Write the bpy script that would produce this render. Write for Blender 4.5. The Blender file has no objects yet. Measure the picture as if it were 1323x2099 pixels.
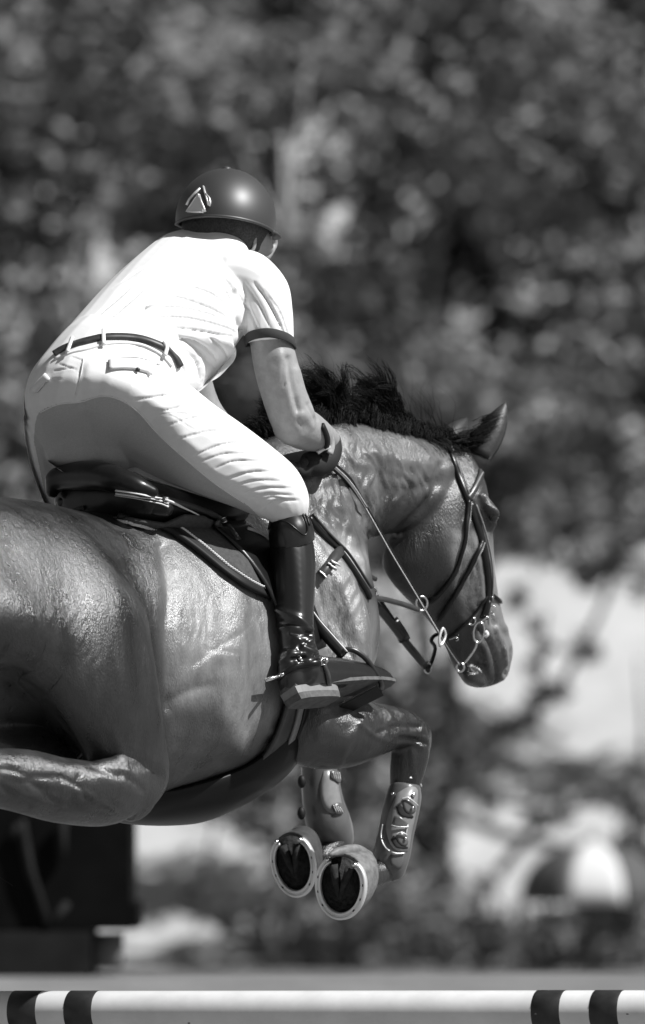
import bpy, math, random
import numpy as np
from mathutils import Vector, Matrix
from mathutils.bvhtree import BVHTree

random.seed(7)
rng = np.random.default_rng(7)
SC = bpy.context.scene
COL = SC.collection
R = math.radians

# ------------------------------------------------------------------ camera
DIST = 20.0                      # metres from the lens to the horse
PXM = 2.5 / 2099.0               # metres per photograph pixel at that distance
CAM_H = 1.6
PITCH = math.atan((1606 - 1049.5) * PXM / DIST)
cam_data = bpy.data.cameras.new('camera')
cam = bpy.data.objects.new('camera', cam_data)
COL.objects.link(cam)
cam.location = (0, 0, CAM_H)
cam.rotation_euler = (R(90) + PITCH, 0, 0)
cam_data.sensor_fit = 'VERTICAL'
cam_data.sensor_width = 24
cam_data.sensor_height = 36
cam_data.lens = 36 * DIST / 2.5
cam_data.clip_end = 2000
cam_data.dof.use_dof = True
cam_data.dof.focus_distance = 20.15
cam_data.dof.aperture_fstop = 3.5
SC.camera = cam

# ------------------------------------------------------------------ light
SUN_DIR = Vector((0.60, -0.27, 0.75)).normalized()      # towards the sun
sun_data = bpy.data.lights.new('sun', 'SUN')
sun_data.energy = 5.0
sun_data.angle = R(0.5)
sun = bpy.data.objects.new('sun', sun_data)
COL.objects.link(sun)
sun.rotation_euler = SUN_DIR.to_track_quat('Z', 'Y').to_euler()
sun.location = (8, -4, 14)
world = bpy.data.worlds.new('World')
SC.world = world
world.use_nodes = True
wn = world.node_tree
wn.nodes.clear()
w_out = wn.nodes.new('ShaderNodeOutputWorld')
w_bg = wn.nodes.new('ShaderNodeBackground')
w_bw = wn.nodes.new('ShaderNodeRGBToBW')
w_sky = wn.nodes.new('ShaderNodeTexSky')
w_sky.sky_type = 'NISHITA'
w_sky.sun_disc = False
w_sky.sun_elevation = math.asin(SUN_DIR.z)
w_sky.sun_rotation = math.atan2(SUN_DIR.x, SUN_DIR.y)
wn.links.new(w_sky.outputs[0], w_bw.inputs[0])
wn.links.new(w_bw.outputs[0], w_bg.inputs['Color'])
w_bg.inputs['Strength'].default_value = 0.05
wn.links.new(w_bg.outputs[0], w_out.inputs[0])
SC.view_settings.view_transform = 'Standard'
SC.view_settings.look = 'None'
SC.view_settings.gamma = 1.0
SC.view_settings.use_curve_mapping = False
SC.view_settings.exposure = 0.32
SC.cycles.use_denoising = True
SC.cycles.max_bounces = 6
SC.cycles.diffuse_bounces = 3
SC.cycles.glossy_bounces = 3
SC.cycles.transparent_max_bounces = 4

# ------------------------------------------------------------------ geometry of the view: a photograph pixel plus a real distance gives a place
CO = np.array([0.0, 0.0, CAM_H])
CR = np.array([1.0, 0.0, 0.0])
CF = np.array([0.0, math.cos(PITCH), math.sin(PITCH)])
CU = np.array([0.0, -math.sin(PITCH), math.cos(PITCH)])
PHI = R(50)
HD = np.array([math.cos(PHI), math.sin(PHI), 0.0])       # the way the horse travels
RT = np.array([math.sin(PHI), -math.cos(PHI), 0.0])      # the horse's right
UP = np.array([0.0, 0.0, 1.0])

def ray(px, py):
    return CF + CR * ((px - 661.5) * PXM / DIST) + CU * ((1049.5 - py) * PXM / DIST)

def P(px, py, d):
    """Point seen at photo pixel (px, py), d metres behind the 20 m plane."""
    return CO + ray(px, py) * (DIST + d)

O = P(215, 980, 0.1)                                       # middle of the saddle seat

def H(px, py, s):
    """Point seen at pixel (px, py) lying s metres to the right of the horse's median plane."""
    r = ray(px, py)
    t = (np.dot(O - CO, RT) + s) / np.dot(r, RT)
    return CO + r * t

def F(f, s, u):
    return O + HD * f + RT * s + UP * u

def project(v):
    q = v - CO
    z = q @ CF
    return 661.5 + (q @ CR) / z * DIST / PXM, 1049.5 - (q @ CU) / z * DIST / PXM, z

def nrm(a):
    a = np.asarray(a, float)
    return a / max(1e-12, np.linalg.norm(a))

# ------------------------------------------------------------------ objects
def tag(o, label=None, cat=None, group=None, kind=None):
    if label: o['label'] = label
    if cat: o['category'] = cat
    if group: o['group'] = group
    if kind: o['kind'] = kind
    return o

def thing(name, loc, label, cat, group=None):
    o = bpy.data.objects.new(name, None)
    COL.objects.link(o)
    o.location = tuple(loc)
    o.empty_display_size = 0.1
    return tag(o, label, cat, group)

def wloc(o):
    l = Vector(o.location)
    return l if o.parent is None or not o.type == 'EMPTY' else l

def link_mesh(name, me, mat, parent=None, smooth=True):
    o = bpy.data.objects.new(name, me)
    COL.objects.link(o)
    if mat is not None and not me.materials:
        me.materials.append(mat)
    if smooth:
        me.shade_smooth()
    if parent is not None:
        root = parent
        while root.parent is not None:
            root = root.parent
        o.parent = parent
        if parent.type == 'EMPTY':
            o.matrix_parent_inverse = Matrix.Translation(-Vector(parent.location))
        # mesh parents keep their vertices in world space: the root's offset is already undone there
    return o

class MB:
    """Collects vertices and faces in world space."""
    def __init__(self):
        self.v = []; self.f = []; self.mi = []
    def n(self): return len(self.v)
    def add(self, vs, fs, mi=0):
        b = len(self.v)
        self.v.extend([tuple(map(float, q)) for q in vs])
        self.f.extend([tuple(b + i for i in f) for f in fs])
        self.mi.extend([mi] * len(fs))
    def mesh(self, name='m'):
        me = bpy.data.meshes.new(name)
        me.from_pydata(self.v, [], self.f)
        me.polygons.foreach_set('material_index', self.mi)
        me.update()
        return me
    def build(self, name, mat, parent=None, smooth=True, mats=None):
        me = self.mesh(name)
        if mats:
            for m in mats: me.materials.append(m)
        return link_mesh(name, me, mat, parent, smooth)
    def rings(self, rings, closed=False, caps=True, mi=0):
        n = len(rings[0]); b = len(self.v); m = len(rings)
        vs = [p for r in rings for p in r]
        fs = []
        last = m if closed else m - 1
        for i in range(last):
            j = (i + 1) % m
            for k in range(n):
                l = (k + 1) % n
                fs.append((i * n + k, i * n + l, j * n + l, j * n + k))
        if caps and not closed:
            fs.append(tuple(reversed(range(n))))
            fs.append(tuple((m - 1) * n + k for k in range(n)))
        self.add(vs, fs, mi)
    def tube(self, pts, rad, n=8, closed=False, flat=1.0, mi=0):
        pts = [np.asarray(p, float) for p in pts]
        m = len(pts)
        if not hasattr(rad, '__len__'): rad = [rad] * m
        rs = []; N = None
        for i, p in enumerate(pts):
            if closed: T = nrm(pts[(i + 1) % m] - pts[i - 1])
            else: T = nrm(pts[min(m - 1, i + 1)] - pts[max(0, i - 1)])
            if N is None:
                N = nrm(np.cross(T, CF)) if abs(np.dot(T, CF)) < 0.95 else nrm(np.cross(T, CR))
            N = nrm(N - T * np.dot(N, T))
            B = np.cross(T, N)
            rs.append([p + rad[i] * (math.cos(a) * N + math.sin(a) * B * flat) for a in np.linspace(0, 2 * math.pi, n, endpoint=False)])
        self.rings(rs, closed=closed, mi=mi)
    def box(self, c, ax, ay, az, mi=0):
        c = np.asarray(c, float)
        vs = [c + sx * ax + sy * ay + sz * az for sx in (-1, 1) for sy in (-1, 1) for sz in (-1, 1)]
        self.add(vs, [(0, 1, 3, 2), (4, 6, 7, 5), (0, 4, 5, 1), (2, 3, 7, 6), (0, 2, 6, 4), (1, 5, 7, 3)], mi)
    def blob(self, c, ax, ay, az, n=16, m=10):
        c = np.asarray(c, float)
        rs = []
        for i in range(m + 1):
            t = math.pi * (0.02 + 0.96 * i / m)
            rs.append([c + math.cos(t) * ay + math.sin(t) * (math.cos(a) * ax + math.sin(a) * az) for a in np.linspace(0, 2 * math.pi, n, endpoint=False)])
        self.rings(rs)
    def strap(self, pts, nors, width, thick, mi=0, closed=False, widths=None):
        m = len(pts); rs = []
        pts = [np.asarray(p, float) for p in pts]
        for i in range(m):
            if closed: T = nrm(pts[(i + 1) % m] - pts[i - 1])
            else: T = nrm(pts[min(m - 1, i + 1)] - pts[max(0, i - 1)])
            N = nrm(nors[i] - T * np.dot(nors[i], T))
            W = nrm(np.cross(T, N)) * ((widths[i] if widths is not None else width) / 2)
            p = pts[i]; k = 0.86
            rs.append([p - W, p - W * k + N * thick, p + W * k + N * thick * 1.0, p + W, p + W - N * thick * .6, p - W - N * thick * .6])
        self.rings(rs, closed=closed, mi=mi)

def cr_interp(arr, sub):
    """Catmull-Rom through a list of equally shaped arrays."""
    a = [np.asarray(x, float) for x in arr]
    out = []
    n = len(a)
    for i in range(n - 1):
        p0 = a[i - 1] if i > 0 else 2 * a[0] - a[1]
        p1, p2 = a[i], a[i + 1]
        p3 = a[i + 2] if i + 2 < n else 2 * a[-1] - a[-2]
        for k in range(sub):
            t = k / sub
            out.append(0.5 * ((2 * p1) + (-p0 + p2) * t + (2 * p0 - 5 * p1 + 4 * p2 - p3) * t * t + (-p0 + 3 * p1 - 3 * p2 + p3) * t ** 3))
    out.append(a[-1])
    return out

def loft(mb, st, n=28, sub=5, round0=True, round1=True, power=2.0):
    """st: list of (centre, axisA, axisB); elliptical rings through all of them, rounded ends."""
    arr = cr_interp([np.concatenate([c, a, b]) for c, a, b in st], sub)
    rings = []
    def ring(c, a, b, k=1.0):
        out = []
        for t in np.linspace(0, 2 * math.pi, n, endpoint=False):
            ct, s_t = math.cos(t), math.sin(t)
            e = 2.0 / power
            x = math.copysign(abs(ct) ** e, ct); y = math.copysign(abs(s_t) ** e, s_t)
            out.append(c + k * (x * a + y * b))
        return out
    def cap(x, xn, front):
        c, a, b = x[:3], x[3:6], x[6:9]
        T = nrm(c - xn[:3])
        rr = min(np.linalg.norm(a), np.linalg.norm(b)) * 0.7
        res = []
        for ang in (75, 50, 25):
            res.append(ring(c + T * rr * math.sin(R(ang)), a, b, max(0.06, math.cos(R(ang)))))
        return res if front else res[::-1]
    if round0: rings += cap(arr[0], arr[1], True)
    for x in arr: rings.append(ring(x[:3], x[3:6], x[6:9]))
    if round1: rings += cap(arr[-1], arr[-2], False)
    mb.rings(rings)

def limb(mb, st, n=20, sub=5, kd=1.0, r0=True, r1=True):
    """st: (px, py, s, radius in photo pixels[, depth ratio]); the outline seen from here is path +- radius."""
    C = [H(x[0], x[1], x[2]) for x in st]
    out = []
    for i, x in enumerate(st):
        T = nrm(C[min(len(C) - 1, i + 1)] - C[max(0, i - 1)])
        V = nrm(C[i] - CO)
        z = np.dot(C[i] - CO, CF)
        r = x[3] * PXM * z / DIST
        k = x[4] if len(x) > 4 else kd
        A = nrm(np.cross(T, V)) * r
        B = nrm(np.cross(A, T)) * r * k
        if i and np.dot(A, out[-1][1]) < 0: A = -A
        if i and np.dot(B, out[-1][2]) < 0: B = -B
        out.append((C[i], A, B))
    loft(mb, out, n, sub, r0, r1)

def span(mb, st, n=28, sub=5, r0=True, r1=True, power=2.0):
    """st: (ax, ay, as, bx, by, bs, half thickness m): rings whose long axis joins two seen points."""
    out = []
    CA = [(H(x[0], x[1], x[2]), H(x[3], x[4], x[5])) for x in st]
    mid = [(a + b) / 2 for a, b in CA]
    for i, x in enumerate(st):
        a, b = CA[i]
        A = (a - b) / 2
        T = nrm(mid[min(len(mid) - 1, i + 1)] - mid[max(0, i - 1)])
        B = nrm(np.cross(A, T)) * x[6]
        if i and np.dot(B, out[-1][2]) < 0: B = -B
        out.append((mid[i], A, B))
    loft(mb, out, n, sub, r0, r1, power)

def remesh(mb, voxel, smooth=6, factor=0.5):
    me = mb.mesh('tmp')
    o = bpy.data.objects.new('tmp', me)
    COL.objects.link(o)
    m = o.modifiers.new('r', 'REMESH'); m.mode = 'VOXEL'; m.voxel_size = voxel
    if smooth:
        s = o.modifiers.new('s', 'SMOOTH'); s.iterations = smooth; s.factor = factor
    dg = bpy.context.evaluated_depsgraph_get()
    out = bpy.data.meshes.new_from_object(o.evaluated_get(dg), depsgraph=dg)
    bpy.data.objects.remove(o)
    bpy.data.meshes.remove(me)
    return out

def get_co(me):
    a = np.empty(len(me.vertices) * 3); me.vertices.foreach_get('co', a)
    return a.reshape(-1, 3)
def get_no(me):
    a = np.empty(len(me.vertices) * 3); me.vertex_normals.foreach_get('vector', a)
    return a.reshape(-1, 3)
def set_co(me, co):
    me.vertices.foreach_set('co', co.ravel()); me.update()

def seg_dist(px, py, line):
    """distance to a polyline, arclength share, signed side."""
    best = np.full(px.shape, 1e9); tt = np.zeros(px.shape); side = np.zeros(px.shape)
    pts = np.array(line, float)
    L = np.concatenate([[0], np.cumsum(np.linalg.norm(np.diff(pts, axis=0), axis=1))])
    for i in range(len(pts) - 1):
        a, b = pts[i], pts[i + 1]
        d = b - a; l2 = d @ d
        t = np.clip(((px - a[0]) * d[0] + (py - a[1]) * d[1]) / l2, 0, 1)
        qx = px - (a[0] + t * d[0]); qy = py - (a[1] + t * d[1])
        ds = np.hypot(qx, qy)
        m = ds < best
        best[m] = ds[m]
        tt[m] = ((L[i] + t * math.sqrt(l2)) / L[-1])[m]
        side[m] = np.sign(qx * d[1] - qy * d[0])[m]
    return best, tt, side

def curve_line(line, sub=6):
    return [tuple(p) for p in cr_interp([np.array(p, float) for p in line], sub)] if len(line) > 2 else line

def sculpt(me, strokes):
    """strokes: (polyline px, width px, depth mm, mode) ; mode 'b' bulge/groove, 'f' cloth fold (ridge beside a sharp valley)."""
    co = get_co(me)
    no0 = get_no(me)
    for st in strokes:
        line, w, dep = st[:3]
        mode = st[3] if len(st) > 3 else 'b'
        no = no0
        px, py, z = project(co)
        view = -(co - CO); view /= np.linalg.norm(view, axis=1)[:, None]
        face = np.clip((no * view).sum(1) * 2.5, 0, 1)
        pts = np.array(line, float)
        bb = (px > pts[:, 0].min() - 4 * w) & (px < pts[:, 0].max() + 4 * w) & (py > pts[:, 1].min() - 4 * w) & (py < pts[:, 1].max() + 4 * w) & (face > 0)
        if not bb.any(): continue
        d, t, side = seg_dist(px[bb], py[bb], curve_line(line))
        if mode == 'f':
            ramp = np.exp(-d / (w * 2.2)) * np.where(side > 0, .9, .15)
            prof = -np.exp(-(d / (w * 0.6)) ** 2) * .8 + ramp * .9 - .25
            prof *= np.exp(-(d / (w * 3.2)) ** 2)
            env = np.clip(np.sin(np.pi * t), 0, 1) ** 0.6
        else:
            prof = np.exp(-(d / w) ** 2)
            env = 1.0
        co[bb] += no[bb] * (prof * env * face[bb] * dep / 1000.0)[:, None]
    set_co(me, co)

def dent(me, poly, depth, soft, away=True):
    """push the part of the surface seen inside a pixel outline back (metres), easing in over soft pixels."""
    co = get_co(me); no = get_no(me)
    px, py, z = project(co)
    ins = in_poly(px, py, poly) & ((no * (co - CO)).sum(1) < 0.15)
    d = np.full(px.shape, 1e9)
    pl = poly + [poly[0]]
    dd, _, _ = seg_dist(px[ins], py[ins], pl)
    t = np.clip(dd / soft, 0, 1); t = t * t * (3 - 2 * t)
    r = co[ins] - CO; r /= np.linalg.norm(r, axis=1)[:, None]
    co[ins] += r * (t * depth)[:, None]
    set_co(me, co)

def relax(me, poly, iters, soft=30):
    """soften lumps inside an outline, fading in over soft pixels"""
    co = get_co(me); no = get_no(me); px, py, z = project(co)
    ins = in_poly(px, py, poly) & ((no * (co - CO)).sum(1) < 0.1)
    dd, _, _ = seg_dist(px, py, poly + [poly[0]])
    w = np.where(ins, np.clip(dd / soft, 0, 1), 0.0)[:, None]
    e = np.empty(len(me.edges) * 2, np.int64); me.edges.foreach_get('vertices', e); e = e.reshape(-1, 2)
    keep = ins[e[:, 0]] | ins[e[:, 1]]; e = e[keep]
    cnt = np.bincount(e.ravel(), minlength=len(co)).astype(float)[:, None]; cnt[cnt == 0] = 1
    for _ in range(iters):
        acc = np.zeros_like(co)
        for k in range(3):
            acc[:, k] = np.bincount(e[:, 0], co[e[:, 1], k], len(co)) + np.bincount(e[:, 1], co[e[:, 0], k], len(co))
        co += (acc / cnt - co) * .6 * w
    set_co(me, co)

def vnoise(x, y, seed=0):
    """smooth value noise on arrays"""
    g = np.random.default_rng(seed).random((64, 64))
    xi = np.floor(x).astype(int); yi = np.floor(y).astype(int)
    fx = x - xi; fy = y - yi; fx = fx * fx * (3 - 2 * fx); fy = fy * fy * (3 - 2 * fy)
    a = g[xi % 64, yi % 64]; b = g[(xi + 1) % 64, yi % 64]; c = g[xi % 64, (yi + 1) % 64]; d = g[(xi + 1) % 64, (yi + 1) % 64]
    return (a * (1 - fx) + b * fx) * (1 - fy) + (c * (1 - fx) + d * fx) * fy - .5

def streaks(me, poly, amp, sx, sy, ang=0, seed=0, soft=25):
    """hair and muscle streaks: small relief, sx by sy photo pixels in size, turned by ang."""
    co = get_co(me); no = get_no(me)
    px, py, z = project(co)
    ins = in_poly(px, py, poly) & ((no * (co - CO)).sum(1) < 0)
    x, y = px[ins], py[ins]
    dd, _, _ = seg_dist(x, y, poly + [poly[0]])
    e = np.clip(dd / soft, 0, 1)
    c, s = math.cos(R(ang)), math.sin(R(ang))
    wob = vnoise(x / 40, y / 40, seed + 5) * 30
    u, v = x * c + y * s + wob, -x * s + y * c
    n = vnoise(u / sx, v / sy, seed) + .5 * vnoise(2.1 * u / sx, 1.7 * v / sy, seed + 1)
    co[ins] += no[ins] * (n * e * amp / 1000 * 2)[:, None]
    set_co(me, co)

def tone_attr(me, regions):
    """coat markings with light and shade painted in, as a point attribute: (outline px, factor, soft px)."""
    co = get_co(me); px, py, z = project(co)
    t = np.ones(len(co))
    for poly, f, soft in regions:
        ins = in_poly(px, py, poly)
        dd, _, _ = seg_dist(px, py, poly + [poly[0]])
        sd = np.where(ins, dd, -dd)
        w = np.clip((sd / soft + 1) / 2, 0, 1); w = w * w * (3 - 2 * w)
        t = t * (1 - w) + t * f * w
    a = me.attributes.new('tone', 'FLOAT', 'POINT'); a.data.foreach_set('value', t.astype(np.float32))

class Surf:
    """Rays through photo pixels on to real surfaces: where a strap or seam lies on the body."""
    def __init__(self, meshes):
        v = []; f = []
        for me in meshes:
            b = len(v)
            v += [tuple(c) for c in get_co(me)]
            f += [tuple(b + i for i in p.vertices) for p in me.polygons]
        self.t = BVHTree.FromPolygons(v, f)
    def hit(self, px, py, off=0.0):
        r = ray(px, py)
        loc, no, idx, dist = self.t.ray_cast(Vector(CO), Vector(nrm(r)))
        if loc is None: return None
        return np.array(loc) + np.array(no) * off, np.array(no)
    def path(self, pts, off=0.002, sub=5):
        """pixel path; items (px,py) stick to the surface, (px,py,s) hang in the plane s."""
        out = []; nn = []
        line = cr_interp([np.array([p[0], p[1], p[2] if len(p) > 2 else np.nan]) if False else np.array(p[:2], float) for p in pts], sub)
        for i, q in enumerate(line):
            j = min(len(pts) - 1, i // sub); j2 = min(len(pts) - 1, j + 1)
            a, b = pts[j], pts[j2]
            if len(a) > 2 or len(b) > 2:
                sa = a[2] if len(a) > 2 else None; sb = b[2] if len(b) > 2 else None
                t = (i % sub) / sub
                if sa is not None and sb is not None:
                    out.append(H(q[0], q[1], sa * (1 - t) + sb * t)); nn.append(-nrm(ray(*q))); continue
            h = self.hit(q[0], q[1], off)
            if h is None:
                if out:
                    # carry on at the depth last found
                    z = np.dot(out[-1] - CO, CF)
                    out.append(CO + ray(q[0], q[1]) * z); nn.append(nn[-1])
                continue
            out.append(h[0]); nn.append(h[1])
        # smooth normals and points a little
        out = np.array(out); nn = np.array(nn)
        for _ in range(2):
            if len(out) > 3:
                out[1:-1] = out[1:-1] * .5 + (out[:-2] + out[2:]) * .25
                nn[1:-1] = nn[1:-1] * .4 + (nn[:-2] + nn[2:]) * .3
        return list(out), [nrm(x) for x in nn]

def in_poly(px, py, poly):
    inside = np.zeros(px.shape, bool)
    n = len(poly)
    for i in range(n):
        x1, y1 = poly[i]; x2, y2 = poly[(i + 1) % n]
        c = ((y1 > py) != (y2 > py)) & (px < (x2 - x1) * (py - y1) / (y2 - y1 + 1e-12) + x1)
        inside ^= c
    return inside

# ------------------------------------------------------------------ materials
def mat(name, v, rough=0.6, spec=0.5, metal=0.0, noise=0.0, nscale=20.0, bump=0.0, bscale=80.0, bdist=0.002, rvar=0.0, coat=0.0, sheen=0.0, stretch=(1, 1, 1), bump2=0.0, b2scale=8.0, croughness=0.1, detail=4.0):
    m = bpy.data.materials.new(name)
    m.use_nodes = True
    nt = m.node_tree
    b = nt.nodes['Principled BSDF']
    b.inputs['Base Color'].default_value = (v, v, v, 1)
    b.inputs['Roughness'].default_value = rough
    b.inputs['Metallic'].default_value = metal
    b.inputs['Specular IOR Level'].default_value = spec
    b.inputs['Coat Weight'].default_value = coat
    b.inputs['Coat Roughness'].default_value = croughness
    b.inputs['Sheen Weight'].default_value = sheen
    tc = nt.nodes.new('ShaderNodeTexCoord')
    mp = nt.nodes.new('ShaderNodeMapping')
    mp.inputs['Scale'].default_value = stretch
    nt.links.new(tc.outputs['Object'], mp.inputs['Vector'])
    if noise:
        n = nt.nodes.new('ShaderNodeTexNoise'); n.inputs['Scale'].default_value = nscale; n.inputs['Detail'].default_value = detail
        n.inputs['Roughness'].default_value = 0.6
        nt.links.new(mp.outputs[0], n.inputs['Vector'])
        r = nt.nodes.new('ShaderNodeMapRange')
        r.inputs['From Min'].default_value = 0.3; r.inputs['From Max'].default_value = 0.7
        r.inputs['To Min'].default_value = v * (1 - noise); r.inputs['To Max'].default_value = v * (1 + noise)
        nt.links.new(n.outputs['Fac'], r.inputs['Value'])
        nt.links.new(r.outputs[0], b.inputs['Base Color'])
        if rvar:
            r2 = nt.nodes.new('ShaderNodeMapRange')
            r2.inputs['From Min'].default_value = 0.3; r2.inputs['From Max'].default_value = 0.7
            r2.inputs['To Min'].default_value = max(0.03, rough - rvar); r2.inputs['To Max'].default_value = min(1, rough + rvar)
            nt.links.new(n.outputs['Fac'], r2.inputs['Value'])
            nt.links.new(r2.outputs[0], b.inputs['Roughness'])
    last = None
    for (s_, sc_, d_) in ((bump, bscale, bdist), (bump2, b2scale, bdist * 4)):
        if s_:
            n = nt.nodes.new('ShaderNodeTexNoise'); n.inputs['Scale'].default_value = sc_; n.inputs['Detail'].default_value = 5
            nt.links.new(mp.outputs[0], n.inputs['Vector'])
            bm = nt.nodes.new('ShaderNodeBump'); bm.inputs['Strength'].default_value = s_; bm.inputs['Distance'].default_value = d_
            nt.links.new(n.outputs['Fac'], bm.inputs['Height'])
            if last is not None: nt.links.new(last.outputs[0], bm.inputs['Normal'])
            last = bm
    if last is not None: nt.links.new(last.outputs[0], b.inputs['Normal'])
    return m

M = {}
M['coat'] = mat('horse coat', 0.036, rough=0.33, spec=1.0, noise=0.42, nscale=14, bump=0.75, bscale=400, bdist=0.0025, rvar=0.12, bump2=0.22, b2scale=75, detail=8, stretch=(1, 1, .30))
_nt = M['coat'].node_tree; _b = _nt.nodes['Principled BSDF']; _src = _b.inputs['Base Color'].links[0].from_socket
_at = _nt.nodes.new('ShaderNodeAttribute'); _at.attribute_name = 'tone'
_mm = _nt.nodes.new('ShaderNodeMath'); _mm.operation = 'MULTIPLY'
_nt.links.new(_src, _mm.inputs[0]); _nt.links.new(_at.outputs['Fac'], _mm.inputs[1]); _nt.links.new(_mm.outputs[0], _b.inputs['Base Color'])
M['ear'] = mat('ear hair', 0.03, rough=0.5, spec=0.5, noise=0.3, nscale=30, bump=0.4, bscale=200)
M['mane'] = mat('mane hair', 0.008, rough=0.55, spec=0.12)
M['leather'] = mat('black leather', 0.009, rough=0.30, spec=0.38, noise=0.3, nscale=40, bump=0.15, bscale=300, bdist=0.001)
M['boot'] = mat('polished boot leather', 0.008, rough=0.30, spec=0.7, noise=0.2, nscale=30, bump=0.05, bscale=200, bdist=0.001, coat=0.25, croughness=0.16)
M['guard'] = mat('belly guard leather', 0.005, rough=0.38, spec=0.2)
M['sole'] = mat('boot sole', 0.11, rough=0.8, spec=0.2, noise=0.3, nscale=60, bump=0.3, bscale=200)
M['leather_mid'] = mat('brown leather', 0.04, rough=0.35, spec=0.6, noise=0.25, nscale=40)
M['shirt'] = mat('white shirt cloth', 0.78, rough=0.85, spec=0.2, bump=0.12, bscale=30, bdist=0.004)
M['breech'] = mat('pale breeches cloth', 0.74, rough=0.85, spec=0.2, noise=0.04, nscale=30, bump=0.25, bscale=400, bdist=0.001)
M['patch'] = mat('grippy seat fabric', 0.44, rough=0.95, spec=0.1, noise=0.10, nscale=300, bump=0.5, bscale=500, bdist=0.001, sheen=0.15)
M['band'] = mat('dark sleeve band', 0.05, rough=0.8, spec=0.2, noise=0.1, nscale=60)
M['belt'] = mat('dark belt leather', 0.035, rough=0.45, spec=0.5, noise=0.4, nscale=60)
M['skin'] = mat('tanned skin', 0.29, rough=0.5, spec=0.4, noise=0.12, nscale=50, bump=0.4, bscale=160, bdist=0.0015)
M['hairy'] = mat('short dark hair', 0.05, rough=0.7, spec=0.3, noise=0.5, nscale=200, bump=0.6, bscale=400, bdist=0.002)
M['helmet'] = mat('matte helmet shell', 0.032, rough=0.50, spec=1.0, noise=0.05, nscale=300)
M['metal'] = mat('polished steel', 0.75, rough=0.22, metal=1.0, noise=0.1, nscale=60)
M['silver'] = mat('satin silver trim', 0.78, rough=0.35, metal=0.5, spec=0.6)
M['stitch'] = mat('waxed stitching', .28, rough=.5)
M['white'] = mat('white rubber trim', 0.8, rough=0.5, spec=0.4)
M['pad'] = mat('grey quilted pad cloth', 0.075, rough=0.95, spec=0.1, noise=0.2, nscale=90, bump=0.7, bscale=120, bdist=0.004)
M['rope'] = mat('pale braid', 0.75, rough=0.7, spec=0.3)
M['black'] = mat('black binding', 0.01, rough=0.6, spec=0.3)
M['shell'] = mat('grey boot shell plastic', 0.10, rough=0.28, spec=0.6, noise=0.06, nscale=50)
M['shell_l'] = mat('pale boot strap panel', 0.22, rough=0.35, spec=0.5, noise=0.1, nscale=60)
M['hoof'] = mat('hoof horn', 0.05, rough=0.5, spec=0.4, noise=0.3, nscale=50, bump=0.3, bscale=90)
M['hoof_l'] = mat('pale hoof horn', 0.15, rough=0.55, spec=0.4, noise=0.35, nscale=60, bump=0.4, bscale=80)
M['solehoof'] = mat('dusty hoof sole', 0.03, rough=0.9, spec=0.2, noise=0.5, nscale=70, bump=0.8, bscale=90, bdist=0.005)
M['eye'] = mat('horse eye', 0.01, rough=0.05, spec=0.8)
M['glove'] = mat('dark glove', 0.02, rough=0.7, spec=0.3, bump=0.3, bscale=300)
# ================================================================== HORSE
horse = thing('horse', F(0, 0, -0.45), 'dark bay horse in mid jump with tucked forelegs, black mane and tack', 'horse')
hb = MB()
BARREL = [(-.82, -.36, .17, .13), (-.72, -.33, .25, .22), (-.52, -.335, .285, .27), (-.3, -.37, .31, .275), (-.1, -.42, .335, .265),
          (.1, -.435, .35, .29), (.3, -.425, .355, .28), (.48, -.40, .345, .24), (.65, -.36, .33, .21), (.8, -.33, .28, .17), (.9, -.32, .20, .11)]
def egg(f):
    return np.interp(f, [-.9, -.25, .0, .5, .8], [0, 0, .17, .15, .05])
def barrel(f, th, off=0.0):
    """point on the trunk and its outward normal: th = degrees from the spine down the right side; the belly is wider than the back."""
    a = np.array(BARREL)
    cu, hh, hw = (np.interp(f, a[:, 0], a[:, k]) for k in (1, 2, 3))
    k = egg(f)
    def q(t): return UP * hh * math.cos(t) + RT * hw * math.sin(t) * (1 - k * math.cos(t))
    t = R(th)
    tg = q(t + .01) - q(t - .01)
    n = nrm(np.cross(tg, HD)); 
    if np.dot(n, q(t)) < 0: n = -n
    return F(f, 0, cu) + q(t) + n * off, n
_r = []
for f_ in np.linspace(-.82, .9, 44):
    _r.append([barrel(f_, t_)[0] for t_ in np.linspace(0, 360, 40, endpoint=False)])
def shrink(ring, k, d):
    c = sum(ring) / len(ring); return [c + (p - c) * k + HD * d for p in ring]
_r = [shrink(_r[0], .3, -.07), shrink(_r[0], .7, -.05)] + _r + [shrink(_r[-1], .7, .03), shrink(_r[-1], .3, .05)]
hb.rings(_r)
# shoulders
for sg in (1, -1):
    if sg > 0:
        limb(hb, [(600, 1120, .10, 60), (655, 1200, .15, 72), (685, 1290, .18, 76), (685, 1370, .19, 74), (650, 1440, .19, 70)])
    else:
        limb(hb, [(420, 1120, -.10, 60), (460, 1220, -.16, 80), (470, 1330, -.17, 80)])
# neck: crest point, throat point, half width
span(hb, [(400, 985, 0, 690, 1470, 0, .20), (470, 930, 0, 742, 1350, 0, .175), (560, 885, 0, 728, 1215, 0, .125), (660, 860, 0, 722, 1130, 0, .10), (760, 868, 0, 775, 1100, 0, .085), (850, 890, 0, 845, 1090, 0, .08), (925, 915, 0, 905, 1080, 0, .07)])
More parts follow.
